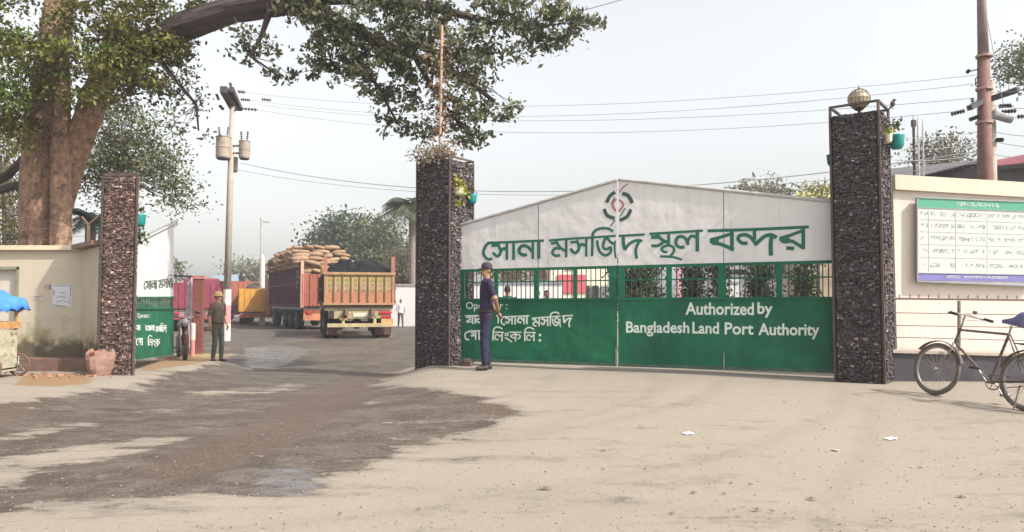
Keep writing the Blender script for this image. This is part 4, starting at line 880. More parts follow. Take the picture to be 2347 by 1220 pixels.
tb('chain', [bb + sd_ * .05 + U * .08, rw + sd_ * .05 + U * .035], .005, rust); tb('chain', [bb + sd_ * .05 - U * .08, rw + sd_ * .05 - U * .035], .005, rust)
kq = rw + hd_ * .05 - U * .05; t.rotation_mode = 'QUATERNION'; t.rotation_quaternion = Matrix.Rotation(R(9), 4, hd_).to_quaternion()
tb('stand', [kq - sd_ * .05, kq - sd_ * .15 - hd_ * .02 + U * (-.27)], .009, rust)

# ================================================================ UTILITY POLES, WIRES
bk = P(519, 788, 25); zb = G(bk.x, bk.y)
def insulator(mb, a, b, r=.05):
    a, b = Vector(a), Vector(b); n = 5
    for i in range(n): f0, f1 = i / n, (i + .7) / n; mb.tube([a.lerp(b, f0), a.lerp(b, (f0 + f1) / 2), a.lerp(b, f1)], [r * .35, r, r * .35], 8)
    mb.tube([a, b], r * .25, 6)
t = thing('utility_pole', 'concrete utility pole with transformers, foot painted white and pink, beside the yard road', 'pole', V(bk, z=zb))
top = P(533, 222, 25.2); base = V(bk, z=zb - .1); mid = P(521, 664, 25)
mb = MB(); mb.tube([mid, P(527, 440, 25.1), top], [.115, .10, .075], 14); obj('shaft', mb, concrete, t, smooth=True)
mb = MB(); q = [(664, (.62, .56, .52)), (698, (.62, .56, .52)), (700, (.55, .22, .24)), (740, (.55, .22, .24)), (742, (.64, .58, .54)), (788, (.64, .58, .54))]
for i in range(0, 6, 2): mb.tube([P(521 - (q[i][0] - 664) * .016, q[i][0], 25), P(521 - (q[i + 1][0] - 664) * .016, q[i + 1][0] + 2, 25)], [.125, .128], 14, tint=tuple(c / .64 for c in q[i][1]))
obj('painted_foot', mb, mat('pole_paint', (.64, .64, .64), .8, .12, 5, .15, attr=True), t)
can = mat('cream_transformer', (.30, .25, .20), .6, .2, 5, .1, grime=((.20, .14, .10), .6, 5))
def transformer(label, px, py0, py1, w, Y, brush=True):
    a = P(px, py0, Y); b = P(px, py1, Y); h = a.z - b.z; r = w * Y / FPX / 2
    q = thing('transformer', label, 'transformer', b, 'cans hung on the concrete pole')
    mb = MB(); mb.lathe(b, [(r * .9, 0), (r, .04), (r, h * .45), (r * 1.04, h * .47), (r * 1.04, h * .5), (r, h * .52), (r, h * .9), (r * 1.06, h * .92), (r * 1.06, h * .96), (r * .6, h)], 18); obj('tank', mb, can, q, smooth=False)
    mb = MB(); mb.lathe(b - Vector((0, 0, .03)), [(r * .8, 0), (r * .92, .045)], 18); obj('base_ring', mb, dark_iron, q)
    if brush:
        for dx in (-.5, .5): mb = MB(); insulator(mb, a + Vector((dx * r, 0, -.02)), a + Vector((dx * r * 1.3, 0, .32)), .045); obj('bushing', mb, dark_iron, q)
    mb = MB(); c = P(529, (py0 + py1) / 2, 25.1); mb.bar((b + a) / 2 + Vector((0, 0, h * .2)), c + Vector((0, 0, h * .2)), .05, .06); mb.bar((b + a) / 2 - Vector((0, 0, h * .2)), c - Vector((0, 0, h * .2)), .05, .06); obj('bracket', mb, rust, q)
transformer('larger cream transformer can on the left of the concrete pole', 512, 312, 364, 34, 24.9); transformer('smaller yellowish transformer can on the right of the concrete pole', 560, 322, 364, 25, 25.2)
transformer('grey transformer can low on the back of the concrete pole', 538, 360, 393, 13, 25.4, False)
def bx_bar(name, pts, w, m, parent): mb = MB(); mb.bar(pts[0], pts[1], w); return obj(name, mb, m, parent)
bx_bar('crossarm', (P(512, 205, 24.0), P(536, 248, 25.6)), .22, dark_iron, t); bx_bar('crossarm', (P(530, 205, 24.2), P(550, 250, 26.2)), .16, dark_iron, t)
for (x0_, y0_, x1_, y1_) in ((545, 210, 562, 212), (552, 228, 574, 230), (553, 249, 590, 252), (503, 242, 513, 252), (496, 216, 502, 230), (600, 228, 622, 230), (527, 190, 532, 206)):
    mb = MB(); insulator(mb, P(x0_, y0_, 25), P(x1_, y1_, 25), .06); obj('insulator', mb, dark_iron, t)

t = thing('utility_pole', 'thick rusty brown steel pole behind the wall with the notice board', 'pole', V(P(2258, 700, 14), z=.2))
rp = mat('red_brown_pole', (.17, .085, .07), .75, .3, 5, .2, grime=((.12, .10, .10), .6, 4))
mb = MB(); mb.tube([V(P(2259, 700, 14), z=0), P(2258, 410, 14), P(2254, 130, 14)], [.15, .13, .105], 14); obj('shaft', mb, rp, t, smooth=True)
mb = MB(); mb.tube([P(2254, 132, 14), P(2250, 10, 14), P(2249, -80, 14)], [.098, .08, .075], 14); obj('upper_shaft', mb, mat('grey_brown_pole', (.20, .15, .145), .7, .2, 5, .15), t, smooth=True)
mb = MB(); 
for y in (130, 205, 282): mb.tube([P(2256, y - 3, 14), P(2256, y + 2, 14)], .15, 14)
obj('clamps', mb, mat('pale_clamp', (.35, .25, .22), .6), t)
bx_bar('crossarm', (P(2222, 248, 13.6), P(2262, 226, 14.1)), .09, dark_iron, t)
for a_ in (((2180, 262), (2212, 254)), ((2222, 275), (2246, 266)), ((2228, 225), (2232, 250)), ((2216, 162), (2222, 166))): mb = MB(); insulator(mb, P(*a_[0], 14), P(*a_[1], 14), .045); obj('insulator', mb, dark_iron, t)
mb = MB(); mb.tube([P(2222, 164, 14), P(2248, 158, 14)], .012, 5); mb.tube([P(2248, 172, 14), P(2236, 180, 14), P(2236, 196, 14), P(2248, 204, 14)], .012, 5); obj('loop_wire', mb, dark_iron, t)
t = thing('utility_pole', 'paler pole with crossarm standing just behind the rusty steel pole', 'pole', V(P(2274, 700, 15.5), z=.2))
mb = MB(); mb.tube([V(P(2276, 700, 15.5), z=0), P(2272, 188, 15.5)], [.10, .075], 12); obj('shaft', mb, concrete, t, smooth=True)
mb = MB(); mb.bar(P(2268, 228, 15.4), P(2333, 206, 15), .10); obj('crossarm', mb, dark_iron, t)
for a_ in (((2290, 244), (2318, 242)), ((2296, 257), (2330, 254)), ((2332, 268), (2368, 266)), ((2283, 321), (2300, 321)), ((2330, 200), (2334, 212))): mb = MB(); insulator(mb, P(*a_[0], 15.4), P(*a_[1], 15.4), .05); obj('insulator', mb, dark_iron, t)
mb = MB(); mb.tube([P(2274, 262, 15.3), P(2318, 274, 15.3)], .09, 10); obj('lamp_arm', mb, mat('grey_lamp_arm', (.22, .22, .22), .6), t)

wire_m = mat('cable', (.30, .30, .31), .6, .1, 5, 0)
def wire(a, b, sag, r, label, m=wire_m):
    a, b = Vector(a), Vector(b); mb = MB(); mb.tube([a.lerp(b, f) - Vector((0, 0, sag * 4 * f * (1 - f))) for f in np.linspace(0, 1, 28)], r, 4)
    tag(obj('power_line', mb, m, origin=a), label, 'power line', 'wires strung between the poles')
wr = .0055
wire(P(552, 374, 25), P(2262, 344, 14.5), .9, .011, 'darker cable from the transformers dipping to the rusty pole')
wire(P(545, 390, 25), P(2262, 372, 14.5), .75, .007, 'lowest thin cable passing just above the main gate')
wire(P(562, 212, 25), P(2240, 172, 14.2), .55, wr, 'top wire passing over the tallest pillar')
wire(P(575, 230, 25), P(2236, 192, 14.2), .6, wr, 'second wire from the top passing behind the globe lamp')
wire(P(590, 252, 25), P(2212, 254, 14.2), .6, wr, 'third wire from the top running to the brown pole insulators')
wire(P(590, 240, 25), P(2236, 225, 14.2), .5, wr, 'thin wire between the second and the third from the top')
wire(P(500, 240, 25), P(-60, 150, 16), .3, wr, 'wire leaving the concrete pole to the upper left')
wire(P(512, 395, 25), P(-60, 470, 16), .4, wr, 'low slack wire leaving the concrete pole to the left')
wire(P(1330, 26, 14), P(1430, -2, 14), .0, .01, 'short wire leaving the tip of the canopy at the top of the picture')
for i, (ya, yb_) in enumerate(((212, 190), (240, 246), (266, 262), (300, 312), (322, 338), (352, 362))):
    wire(P(2268, ya, 15), P(2420, yb_, 13), .05, wr, ['topmost', 'second', 'third', 'fourth', 'fifth', 'lowest'][i] + ' wire from the pole pair to the right edge')
for i, (ya, yb_) in enumerate(((330, 300), (345, 326), (370, 352))):
    wire(P(2052, yb_ + 15, 13), P(2250, yb_, 14.2), .06, wr, ['upper', 'middle', 'lower'][i] + ' thin wire between the tallest pillar and the brown pole')
wire(P(2252, -10, 14), P(2300, 240, 15), 0, .006, 'fine stay wire slanting down beside the brown pole')

# slim lamp standards far off
def far_pole(label, px, y0, y1, Y, r, arm=None, m=None, r2=None):
    a = P(px, y1, Y); t = thing('lamp_post', label, 'post', V(a, z=G(a.x, a.y))); mb = MB(); mb.tube([V(a, z=G(a.x, a.y)), P(px, y0, Y)], [r, r2 or r * .6], 8); obj('mast', mb, m or concrete, t)
    mb = MB(); b = P(px, y0, Y)
    if arm: mb.tube([b - Vector((0, 0, .2)), P(px + arm, y0 + 8, Y)], r * .4, 5); mb.box(P(px + arm, y0 + 9, Y), (.5, .3, .12))
    else: mb.tube([b, b + Vector((0, 0, .3))], [r * .8, .01], 6)
    obj('arm' if arm else 'tip', mb, rail_p, t)
far_pole('slim lamp post standing above the yellow truck', 598, 500, 700, 60, .09, 12)
far_pole('thick pale post beside the sacks of the loaded truck', 601, 590, 720, 47, .18, None, mat('pale_post', (.5, .47, .44)), .16)
far_pole('dark slim mast just right of the tallest pillar', 2094, 292, 420, 17, .05, None, dark_iron)
far_pole('pale slim mast right of the dark one above the wall', 2104, 296, 420, 18, .035, None, rail_p); far_pole('third slim mast in front of the hazy tree', 2115, 300, 420, 19, .03, None, rail_p)
mb = MB(); mb.box(P(2094, 283, 17), (.09, .09, .16)); 
tag(obj('floodlight', mb, dark_iron, origin=P(2094, 283, 17), bevel=.01), 'small dark fitting on top of the dark slim mast', 'lamp')
# ================================================================ PEOPLE
def limb(mb, a, b, ra, rb, k=5):
    a, b = Vector(a), Vector(b); d = (b - a).normalized(); pts = [a - d * ra * .8, a - d * ra * .5, a]; rs = [ra * .35, ra * .82, ra]
    for f in (.33, .66): pts.append(a.lerp(b, f)); rs.append(ra + (rb - ra) * f)
    pts += [b, b + d * rb * .5, b + d * rb * .8]; rs += [rb, rb * .82, rb * .35]; mb.tube(pts, rs, 12)
def ell(mb, rings):   # rings: (cx,cy,z,rx,ry) stacked
    vs = []; n = 20
    for cx, cy, z, rx, ry in rings:
        for j in range(n):
            a = 2 * math.pi * j / n; ca, sa = math.cos(a), math.sin(a); vs.append((cx + rx * math.copysign(abs(ca) ** .85, ca), cy + ry * math.copysign(abs(sa) ** .85, sa), z))
    k = len(rings); mb.add(vs, [(i * n + j, i * n + (j + 1) % n, (i + 1) * n + (j + 1) % n, (i + 1) * n + j) for i in range(k - 1) for j in range(n)] + [tuple(range(n))[::-1], tuple(range((k - 1) * n, k * n))])
def hand(mb, w, d, palm_n, H):
    """w wrist, d direction of the fingers, palm_n palm normal"""
    w, d, n = Vector(w), Vector(d).normalized(), Vector(palm_n).normalized(); s = d.cross(n).normalized()
    for k in (-1.2, -.4, .4, 1.2): limb(mb, w + d * .01, w + d * .075 + s * k * .017, .016, .012)
    for k, L in ((-1.5, .062), (-.5, .078), (.5, .072), (1.5, .056)):
        a = w + d * .085 + s * k * .0165; b = a + (d * .9 + n * .35).normalized() * L * .55; c = b + (d * .6 + n * .75).normalized() * L * .5; limb(mb, a, b, .0095, .0088); limb(mb, b, c, .0088, .0075)
    a = w + d * .03 - s * .026; b = a + (d * .6 - s * .7 + n * .3).normalized() * .04; limb(mb, a, b, .012, .0105); limb(mb, b, b + (d * .9 + n * .3).normalized() * .03, .0105, .009)
def remeshed(mb, vox):
    me = bpy.data.meshes.new('tmp'); me.from_pydata(mb.v, [], mb.f); o = bpy.data.objects.new('tmp', me); C.objects.link(o)
    r = o.modifiers.new('r', 'REMESH'); r.mode = 'VOXEL'; r.voxel_size = vox
    s = o.modifiers.new('s', 'SMOOTH'); s.iterations = 3; s.factor = .45
    bpy.context.view_layer.update(); dg = bpy.context.evaluated_depsgraph_get(); nm = bpy.data.meshes.new_from_object(o.evaluated_get(dg))
    bpy.data.objects.remove(o); bpy.data.meshes.remove(me); return nm
def person(label, px, py, Y, Ht, face, pose, shirt, trouser, skin, shoe, cap=None, cap_style='cap', vox=.008, hair=(.02, .015, .012), sleeve='short', group=None, ground=None):
    """face: heading of the person, degrees from -Y towards +X"""
    loc = P(px, py, Y); loc.z = G(loc.x, loc.y) if ground is None else ground
    t = thing('person', label, 'person', loc, group); sc = Ht / 1.70
    mb = MB(); hipz, kz, az = .90, .49, .085; shz = 1.42
    L = pose.get('legs', {}); feet = []
    for s in (-1, 1):
        q = L.get(s, (0, 0, 0)); hip = Vector((s * .085, 0, hipz)); ank = Vector((s * .09 + q[0], q[1] + .01, az + q[2])); kn = (hip + ank) / 2 + Vector((0, -.03 - abs(q[1]) * .12, 0)); kn.z = kz + q[2] * .5
        limb(mb, hip, kn, .095, .062); limb(mb, kn, ank + Vector((0, 0, .03)), .064, .052)
        d = Vector((math.sin(R(pose.get('toe', 10))) * s, -1, 0)).normalized(); feet.append((ank, d, s))
        limb(mb, ank - Vector((0, 0, .04)) - d * .035, ank - Vector((0, 0, .048)) + d * .12, .042, .034)
    lean = pose.get('lean', 0)
    f = lambda z: lean * (z - .9)
    ell(mb, [(0, f(.83), .83, .15, .105), (0, f(.92), .92, .168, .118), (0, f(1.0), 1.0, .160, .110), (0, f(1.1), 1.10, .150, .105 + pose.get('belly', 0)), (0, f(1.22), 1.22, .165, .115), (0, f(1.34), 1.34, .180, .112), (0, f(1.42), 1.42, .165, .09), (0, f(1.47), 1.465, .10, .065)])
    nk = Vector((0, f(1.46) - .005, 1.45)); hd = Vector((0, f(1.6) - .02, 1.60)); limb(mb, nk, hd - Vector((0, 0, .05)), .058, .054)
    arms = []
    for s in (-1, 1):
        sh = Vector((s * .185, f(1.41), 1.405)); e, w, hdn, pn = pose['arms'][s]; e, w = Vector(e), Vector(w)
        limb(mb, sh, e, .056 if sleeve != 'none' else .05, .046); limb(mb, e, w, .042, .027); hand(mb, w, hdn, pn, Ht); arms.append((sh, e, w))
    # head
    tw = R(pose.get('turn', 0)); nod = R(pose.get('nod', 0)); Hm = Matrix.Translation(hd) @ Euler((nod, 0, tw)).to_matrix().to_4x4()
    hb_ = MB(); hb_.ball((0, .015, .02), (.075, .095, .105), 16); hb_.ball((0, -.015, -.045), (.055, .068, .065), 14); limb(hb_, (0, -.088, .0), (0, -.104, -.022), .012, .015); hb_.ball((0, -.068, -.06), (.026, .02, .012), 8)
    for s in (-1, 1): hb_.ball((s * .076, .012, -.005), (.012, .02, .032), 8)
    hb_.xform(Hm); mb.add(hb_.v, hb_.f)
    nm = remeshed(mb, vox)
    skm = mat('skin_%d' % int(skin[0] * 1000), skin, .6, .12, 12, .05); shm = mat('cloth_%s' % label[:18], shirt, .9, .3, 5, .9, 9); trm = mat('trousers_%s' % label[:18], trouser, .9, .3, 5, .9, 9); som = mat('shoe_%s' % label[:10], shoe, .6, .2, 9, .1); hrm = mat('hair', hair, .8)
    for m_ in (skm, shm, trm, som, hrm): nm.materials.append(m_)
    n = len(nm.polygons); cc = np.empty(n * 3, 'f'); nm.polygons.foreach_get('center', cc); cc = cc.reshape(-1, 3); mi = np.ones(n, 'i')
    hem = pose.get('hem', .88)
    mi[cc[:, 2] < hem] = 2; mi[(cc[:, 2] < .10) ] = 3
    neck = 1.475; mi[cc[:, 2] > neck] = 0
    Hi = np.array(Hm.inverted()); lc = cc @ Hi[:3, :3].T + Hi[:3, 3]
    mi[(cc[:, 2] > 1.5) & ((lc[:, 2] > .055) | ((lc[:, 1] > .03) & (lc[:, 2] > -.035) & (abs(lc[:, 0]) < .073)))] = 4
    cut = {'short': .80, 'long': 9, 'none': .2, 'half': 1.05}[sleeve]
    for sh, e, w in arms:   # bare skin below the sleeve end, by distance along the arm
        for (a, b, ext, base) in ((sh, e, 0, 0), (e, w, .22, 1)):
            a_, b_ = np.array(a), np.array(b); d = b_ - a_; Ln = np.linalg.norm(d); d = d / Ln; tt = (cc - a_) @ d; dist = np.linalg.norm(cc - a_ - np.outer(tt, d), axis=1)
            on = (dist < (.075 if base == 0 else .062)) & (tt > 0 if base == 0 else tt > -.02) & (tt < Ln + ext); pos = base + tt / Ln
            mi[on & (pos > min(cut, 1.93))] = 0
            if base: mi[on & (tt > Ln - .01)] = 0
            mi[on & (pos <= cut) & (pos < 1.93) & (cc[:, 2] < 1.44)] = 1
    nm.polygons.foreach_set('material_index', mi); nm.shade_smooth()
    M_ = Matrix.Scale(sc, 4) @ Matrix.Rotation(R(face), 4, 'Z')
    nm.transform(M_); nm.attributes.new('tint', 'FLOAT_COLOR', 'FACE').data.foreach_set('color', np.ones(n * 4, 'f'))
    o = bpy.data.objects.new('body', nm); C.objects.link(o); o.parent = t
    H2 = M_ @ Hm
    ey = MB()
    for s in (-1, 1): ey.ball((s * .03, -.078, .008), (.011, .008, .007), 8)
    ey.xform(H2); obj('eyes', ey, mat('eye_dark', (.02, .015, .012), .3), t, local=True)
    if cap:
        cp = MB(); cm = mat('cap_%s' % label[:14], cap, .85, .15, 10, .2)
        cp.lathe((0, .012, .05), [(.088, -.03), (.092, .0), (.09, .04), (.072, .075), (.03, .09), (.005, .092)], 20)
        if cap_style == 'cap': cp.prism([(-.06, -.07, .03), (-.045, -.13, .022), (0, -.155, .018), (.045, -.13, .022), (.06, -.07, .03)], (0, 0, .012))
        else: cp.lathe((0, .012, .035), [(.09, 0), (.13, -.012), (.132, -.004), (.09, .014)], 20)
        cp.xform(H2); obj('cap', cp, cm, t, local=True, smooth=True)
    if pose.get('belt'):
        b_ = MB(); n_ = 24; b_.tube([(.172 * math.cos(2 * math.pi * i / n_), f(.95) + .122 * math.sin(2 * math.pi * i / n_), .95) for i in range(n_ + 1)], .02, 6, cap=False); b_.xform(M_); obj('belt', b_, mat('belt', (.03, .025, .02), .5), t, local=True)
    return t
skinc = (.30, .17, .105)
back = {1: ((.25, .10, 1.13), (.07, .185, .95), (-.8, .25, -.5), (0, 1, .2)), -1: ((-.25, .10, 1.13), (-.06, .195, .925), (.7, .2, -.6), (0, 1, .1))}
person('guard in dark navy uniform and cap, hands clasped behind his back by the gate', 1114, 853, 12.15, 1.72, -78, {'arms': back, 'turn': 22, 'lean': .03, 'belt': 1, 'hem': .80, 'toe': 8, 'legs': {1: (0, -.05, 0), -1: (0, .04, 0)}},
       (.028, .018, .045), (.020, .019, .050), skinc, (.03, .025, .022), cap=(.05, .03, .045))
side = {1: ((.26, .03, 1.12), (.25, -.08, .90), (0, -.1, -1), (-1, 0, 0)), -1: ((-.26, .03, 1.12), (-.26, -.03, .88), (0, -.1, -1), (1, 0, 0))}
person('watchman in olive brown uniform and straw hat beside the yard road', 497, 828, 17.4, 1.60, 68, {'arms': side, 'turn': 6, 'belt': 1, 'hem': .84, 'toe': 14, 'belly': .02, 'legs': {1: (0, -.06, 0), -1: (0, .03, 0)}},
       (.105, .075, .05), (.085, .085, .075), (.36, .20, .12), (.12, .09, .07), cap=(.52, .36, .17), cap_style='hat', vox=.009, sleeve='half')
walk = {1: ((.25, .08, 1.13), (.22, -.02, .92), (0, -.3, -1), (-1, 0, 0)), -1: ((-.25, -.0, 1.13), (-.22, -.12, .95), (0, -.3, -1), (1, 0, 0))}
person('distant man in pale shirt and dark trousers walking near the white wall', 918, 751, 41, 1.55, 12, {'arms': walk, 'legs': {1: (.03, -.20, .02), -1: (-.03, .18, .01)}}, (.52, .50, .52), (.07, .06, .07), (.22, .13, .09), (.05, .04, .04), vox=.014, sleeve='half')
person('man in dark green shirt seen through the bars of the gate', 1163, 740, 16.5, 1.62, 160, {'arms': side}, (.02, .09, .06), (.05, .05, .06), skinc, (.03, .03, .03), vox=.012, ground=.08)
person('man in blue shirt seen through the bars of the gate', 1250, 740, 19, 1.55, 30, {'arms': side, 'lean': -.1}, (.03, .16, .30), (.05, .05, .07), skinc, (.03, .03, .03), vox=.012, ground=.08)
person('man in dark shirt standing next to the blue-shirted man behind the gate', 1232, 740, 20.5, 1.58, 200, {'arms': side}, (.04, .05, .05), (.05, .05, .07), skinc, (.03, .03, .03), vox=.014, ground=.08)

# ================================================================ TRUCKS
def loc_frame(o, heading):
    """x = right, y = forward (heading), z up, at ground point o"""
    f = Vector(heading); f.z = 0; f.normalize(); r = Vector((f.y, -f.x, 0)); return Matrix(((r.x, f.x, 0, o.x), (r.y, f.y, 0, o.y), (0, 0, 1, o.z), (0, 0, 0, 1)))
def tobj(name, mb, m, t, F, **k):
    mb.xform(F); return obj(name, mb, m, t, **k)
def truck_wheel(t, F, x, y, r=.5, w=.28, side=1, rim=True):
    mb = MB(); mb.lathe((x, y, r), [(r * .55, -w / 2), (r * .93, -w / 2), (r, -w / 2 + .04), (r, w / 2 - .04), (r * .93, w / 2), (r * .55, w / 2)], 24, 'x'); o = tobj('wheel', mb, rubber, t, F)
    mb = MB(); s = w / 2 * side; mb.lathe((x + s, y, r), [(r * .54, -.03 * side), (r * .50, .0), (r * .3, -.06 * side), (r * .16, .03 * side), (.02, .03 * side)], 16, 'x'); m = mb.xform(F); obj('rim', mb, mat('dusty_rim', (.20, .17, .16), .7, .3, 8), o)
def truck_body(t, F, W, Lb, zb, zt, m_side, m_tail, ribs=14, tail_rib=8, wall_h=None):
    mb = MB(); mb.box((0, Lb / 2, zb - .06), (W - .1, Lb, .14)); tobj('load_floor', mb, rust, t, F)
    for s in (-1, 1):
        mb = MB(); mb.box((s * (W / 2 - .03), Lb / 2, (zb + zt) / 2), (.05, Lb, zt - zb))
        for i in range(ribs + 1): mb.box((s * (W / 2 + .012), .05 + (Lb - .1) * i / ribs, (zb + zt) / 2), (.04, .07, zt - zb - .004))
        for z in (zb + .06, zt - .05, (zb + zt) / 2): mb.box((s * (W / 2 + .02), Lb / 2, z), (.06, Lb - .02, .09))
        tobj('side_wall', mb, m_side, t, F)
    mb = MB(); mb.box((0, Lb - .03, (zb + zt) / 2), (W - .12, .06, zt - zb)); tobj('head_board', mb, m_side, t, F)
def sacks(n, gen, label, m, group, cat='sack'):
    mb = MB(); N = 12; vs = []
    for i in range(7):
        a = math.pi * i / 6; a = min(max(a, .15), math.pi - .15)
        for j in range(N):
            b = 2 * math.pi * j / N; sx = math.sin(a); vs.append((.42 * -math.cos(a) * (1 + .05 * math.sin(2 * b)), .26 * sx ** .6 * math.cos(b), .13 * sx ** .7 * math.sin(b)))
    mb.add(vs, [(i * N + j, i * N + (j + 1) % N, (i + 1) * N + (j + 1) % N, (i + 1) * N + j) for i in range(6) for j in range(N)] + [tuple(range(N))[::-1], tuple(range(6 * N, 7 * N))])
    first = None
    for k in range(n):
        p, rz, ry, s = gen(k)
        if first is None: o = first = obj('sack', mb, m, local=True, smooth=True)
        else: o = first.copy(); C.objects.link(o)
        o.location = p; o.rotation_euler = (rnd.uniform(-.15, .15), ry, rz); o.scale = (s, s, s * rnd.uniform(.85, 1.15)); tag(o, label, cat, group)
# --- nearest truck, tailgate towards us
o1 = P(740, 775, 26.0); o1.z = G(o1.x, o1.y); hdg = Vector((-.275, .96, 0)).normalized(); rgt = Vector((hdg.y, -hdg.x, 0)); W1 = 2.48
F1 = loc_frame(o1 + rgt * W1 / 2, hdg)
t1 = thing('truck', 'truck with painted yellow and orange tailgate and a tarpaulin-covered load in the road', 'truck', o1 + rgt * W1 / 2)
zz = lambda y, Y=26.0: CAMZ + (692 - y) * Y / FPX - o1.z
maroon_d = mat('dark_maroon_truck_side', (.08, .025, .025), .7, .25, 4, .15, grime=((.08, .04, .035), .6, 3))
zb1, zt1 = zz(697), zz(628)
truck_body(t1, F1, W1, 6.2, zb1, zt1 + .02, maroon_d, None, 12)
def tail_mat():
    m = mat('painted_tailgate', (.40, .27, .14), .65, .18, 3, .12, grime=((.40, .20, .12), .52, 2.5)); n = m.node_tree.nodes; l = m.node_tree.links; b = n['Principled BSDF']; src = b.inputs['Base Color'].links[0].from_socket
    tc = n.new('ShaderNodeTexCoord'); sp = n.new('ShaderNodeSeparateXYZ'); l.new(tc.outputs['Object'], sp.inputs[0]); nz = n.new('ShaderNodeTexNoise'); nz.inputs['Scale'].default_value = 4; nz.inputs['Detail'].default_value = 6; l.new(tc.outputs['Object'], nz.inputs[0])
    a = n.new('ShaderNodeMath'); a.operation = 'MULTIPLY_ADD'; l.new(nz.outputs[0], a.inputs[0]); a.inputs[1].default_value = .55; l.new(sp.outputs[2], a.inputs[2])
    r = n.new('ShaderNodeValToRGB'); e = r.color_ramp.elements; e[0].position = .0; e[0].color = (.38, .11, .06, 1); e[1].position = 1; e[1].color = (.38, .27, .09, 1)
    for p_, c_ in ((.50, (.36, .11, .06, 1)), (.60, (.40, .25, .18, 1)), (.72, (.32, .25, .09, 1)), (.86, (.42, .28, .11, 1))): x = e.new(p_); x.color = c_
    mp = n.new('ShaderNodeMapRange'); mp.inputs[1].default_value = zb1 - .15; mp.inputs[2].default_value = zt1 + .45; l.new(a.outputs[0], mp.inputs[0]); l.new(mp.outputs[0], r.inputs[0])
    mx = n.new('ShaderNodeMix'); mx.data_type = 'RGBA'; mx.inputs[0].default_value = .7; l.new(src, mx.inputs[6]); l.new(r.outputs[0], mx.inputs[7]); l.new(mx.outputs[2], b.inputs['Base Color']); return m
tm = tail_mat()
mb = MB(); mb.box((0, -.03, (zb1 + zt1) / 2), (W1 - .02, .06, zt1 - zb1)); tg = tobj('tailgate', mb, tm, t1, F1)
for i in range(9):
    mb = MB(); x = -W1 / 2 + .06 + (W1 - .12) * i / 8; mb.box((x, -.075, (zb1 + zt1) / 2), (.075 if i in (0, 8) else .045, .05, zt1 - zb1 - .02)); o = tobj('rib', mb, mat('tailgate_rib', (.33, .19, .09), .7, .25, 6) if i in (0, 8) else mat('dark_rib', (.13, .10, .04), .7, .25, 6), t1, F1)
mb = MB()
for i in range(8):
    x = -W1 / 2 + .06 + (W1 - .12) * (i + .5) / 8
    for k in range(3): z = zb1 + (zt1 - zb1) * (.45 + .17 * k); r = .05; mb.tube([(x + r * math.cos(a), -.064, z + r * math.sin(a)) for a in np.linspace(0, 2 * math.pi, 7)], .011, 4, cap=False)
obj_ = tobj('painted_motifs', mb, mat('green_motif', (.16, .20, .07), .7, .2, 8, 0), t1, F1)
mb = MB(); mb.box((0, -.08, zt1 + .02), (W1 + .04, .1, .09)); mb.box((0, -.08, zb1 - .0), (W1 + .04, .1, .07)); tobj('tailgate_rail', mb, mat('orange_rail', (.34, .20, .10), .65, .2, 5), t1, F1)
for s in (-1, 1): mb = MB(); mb.box((s * (W1 / 2 - .06), .03, (zt1 + zz(587)) / 2), (.13, .14, zz(587) - zt1 + .02)); tobj('corner_post', mb, mat('orange_post', (.30, .13, .085), .7, .2, 5), t1, F1)
# tarpaulin over the load
mb = MB(); nx_, ny_ = 26, 40; vs = []
for j in range(ny_ + 1):
    for i in range(nx_ + 1):
        u = i / nx_; v = j / ny_; x = (u - .5) * (W1 - .16); e_ = min(u, 1 - u) * 2; hgt = zt1 + .08 + (zz(596) - zt1 - .05) * (min(1, e_ * 2.4) ** .6) + .05 * math.sin(19 * u + 2) * math.sin(12 * v + 1) + rnd.uniform(-.09, .09) - .06
        if v < .06: hgt = zt1 - .02 + (hgt - zt1) * (v / .06) ** .5
        vs.append((x, .08 + v * 6.0, hgt))
mb.add(vs, [(j * (nx_ + 1) + i, j * (nx_ + 1) + i + 1, (j + 1) * (nx_ + 1) + i + 1, (j + 1) * (nx_ + 1) + i) for j in range(ny_) for i in range(nx_)])
tp = mb.xform(F1); tp = obj('tarpaulin', mb, mat('black_tarpaulin', (.012, .012, .016), .85, .6, 5, .9, 8, spec=.15), origin=o1, smooth=True); tag(tp, 'crumpled black tarpaulin over the load of the nearest truck', 'tarpaulin')
# chassis, lights, bumper
mb = MB(); mb.box((0, .12, zz(706)), (W1 - .1, .16, .20)); tobj('rear_beam', mb, mat('cream_beam', (.42, .36, .24), .7, .25, 5, .15, grime=((.30, .12, .07), .55, 5)), t1, F1)
mb = MB()
for s in (-.45, .45): mb.box((s, 3, zz(716)), (.12, 6.5, .22))
tobj('chassis_rails', mb, rust, t1, F1)
mb = MB(); mb.box((0, .02, zz(722)), (W1 - .35, .05, .26)); tobj('light_panel', mb, mat('olive_light_panel', (.36, .31, .18), .7, .3, 5, .15, grime=((.35, .14, .06), .5, 5)), t1, F1)
mb = MB(); mb.box((0, -.01, zz(746)), (W1 - .3, .09, .13)); bmp = tobj('bumper', mb, mat('worn_yellow_bumper', (.40, .33, .18), .65, .25, 4, .15, grime=((.30, .15, .08), .58, 5)), t1, F1)
for s in (-.55, .55): mb = MB(); mb.box((s, .03, zz(738)), (.1, .07, .40)); tobj('bumper_bracket', mb, mat('worn_yellow_bumper', (.40, .33, .18)), t1, F1)
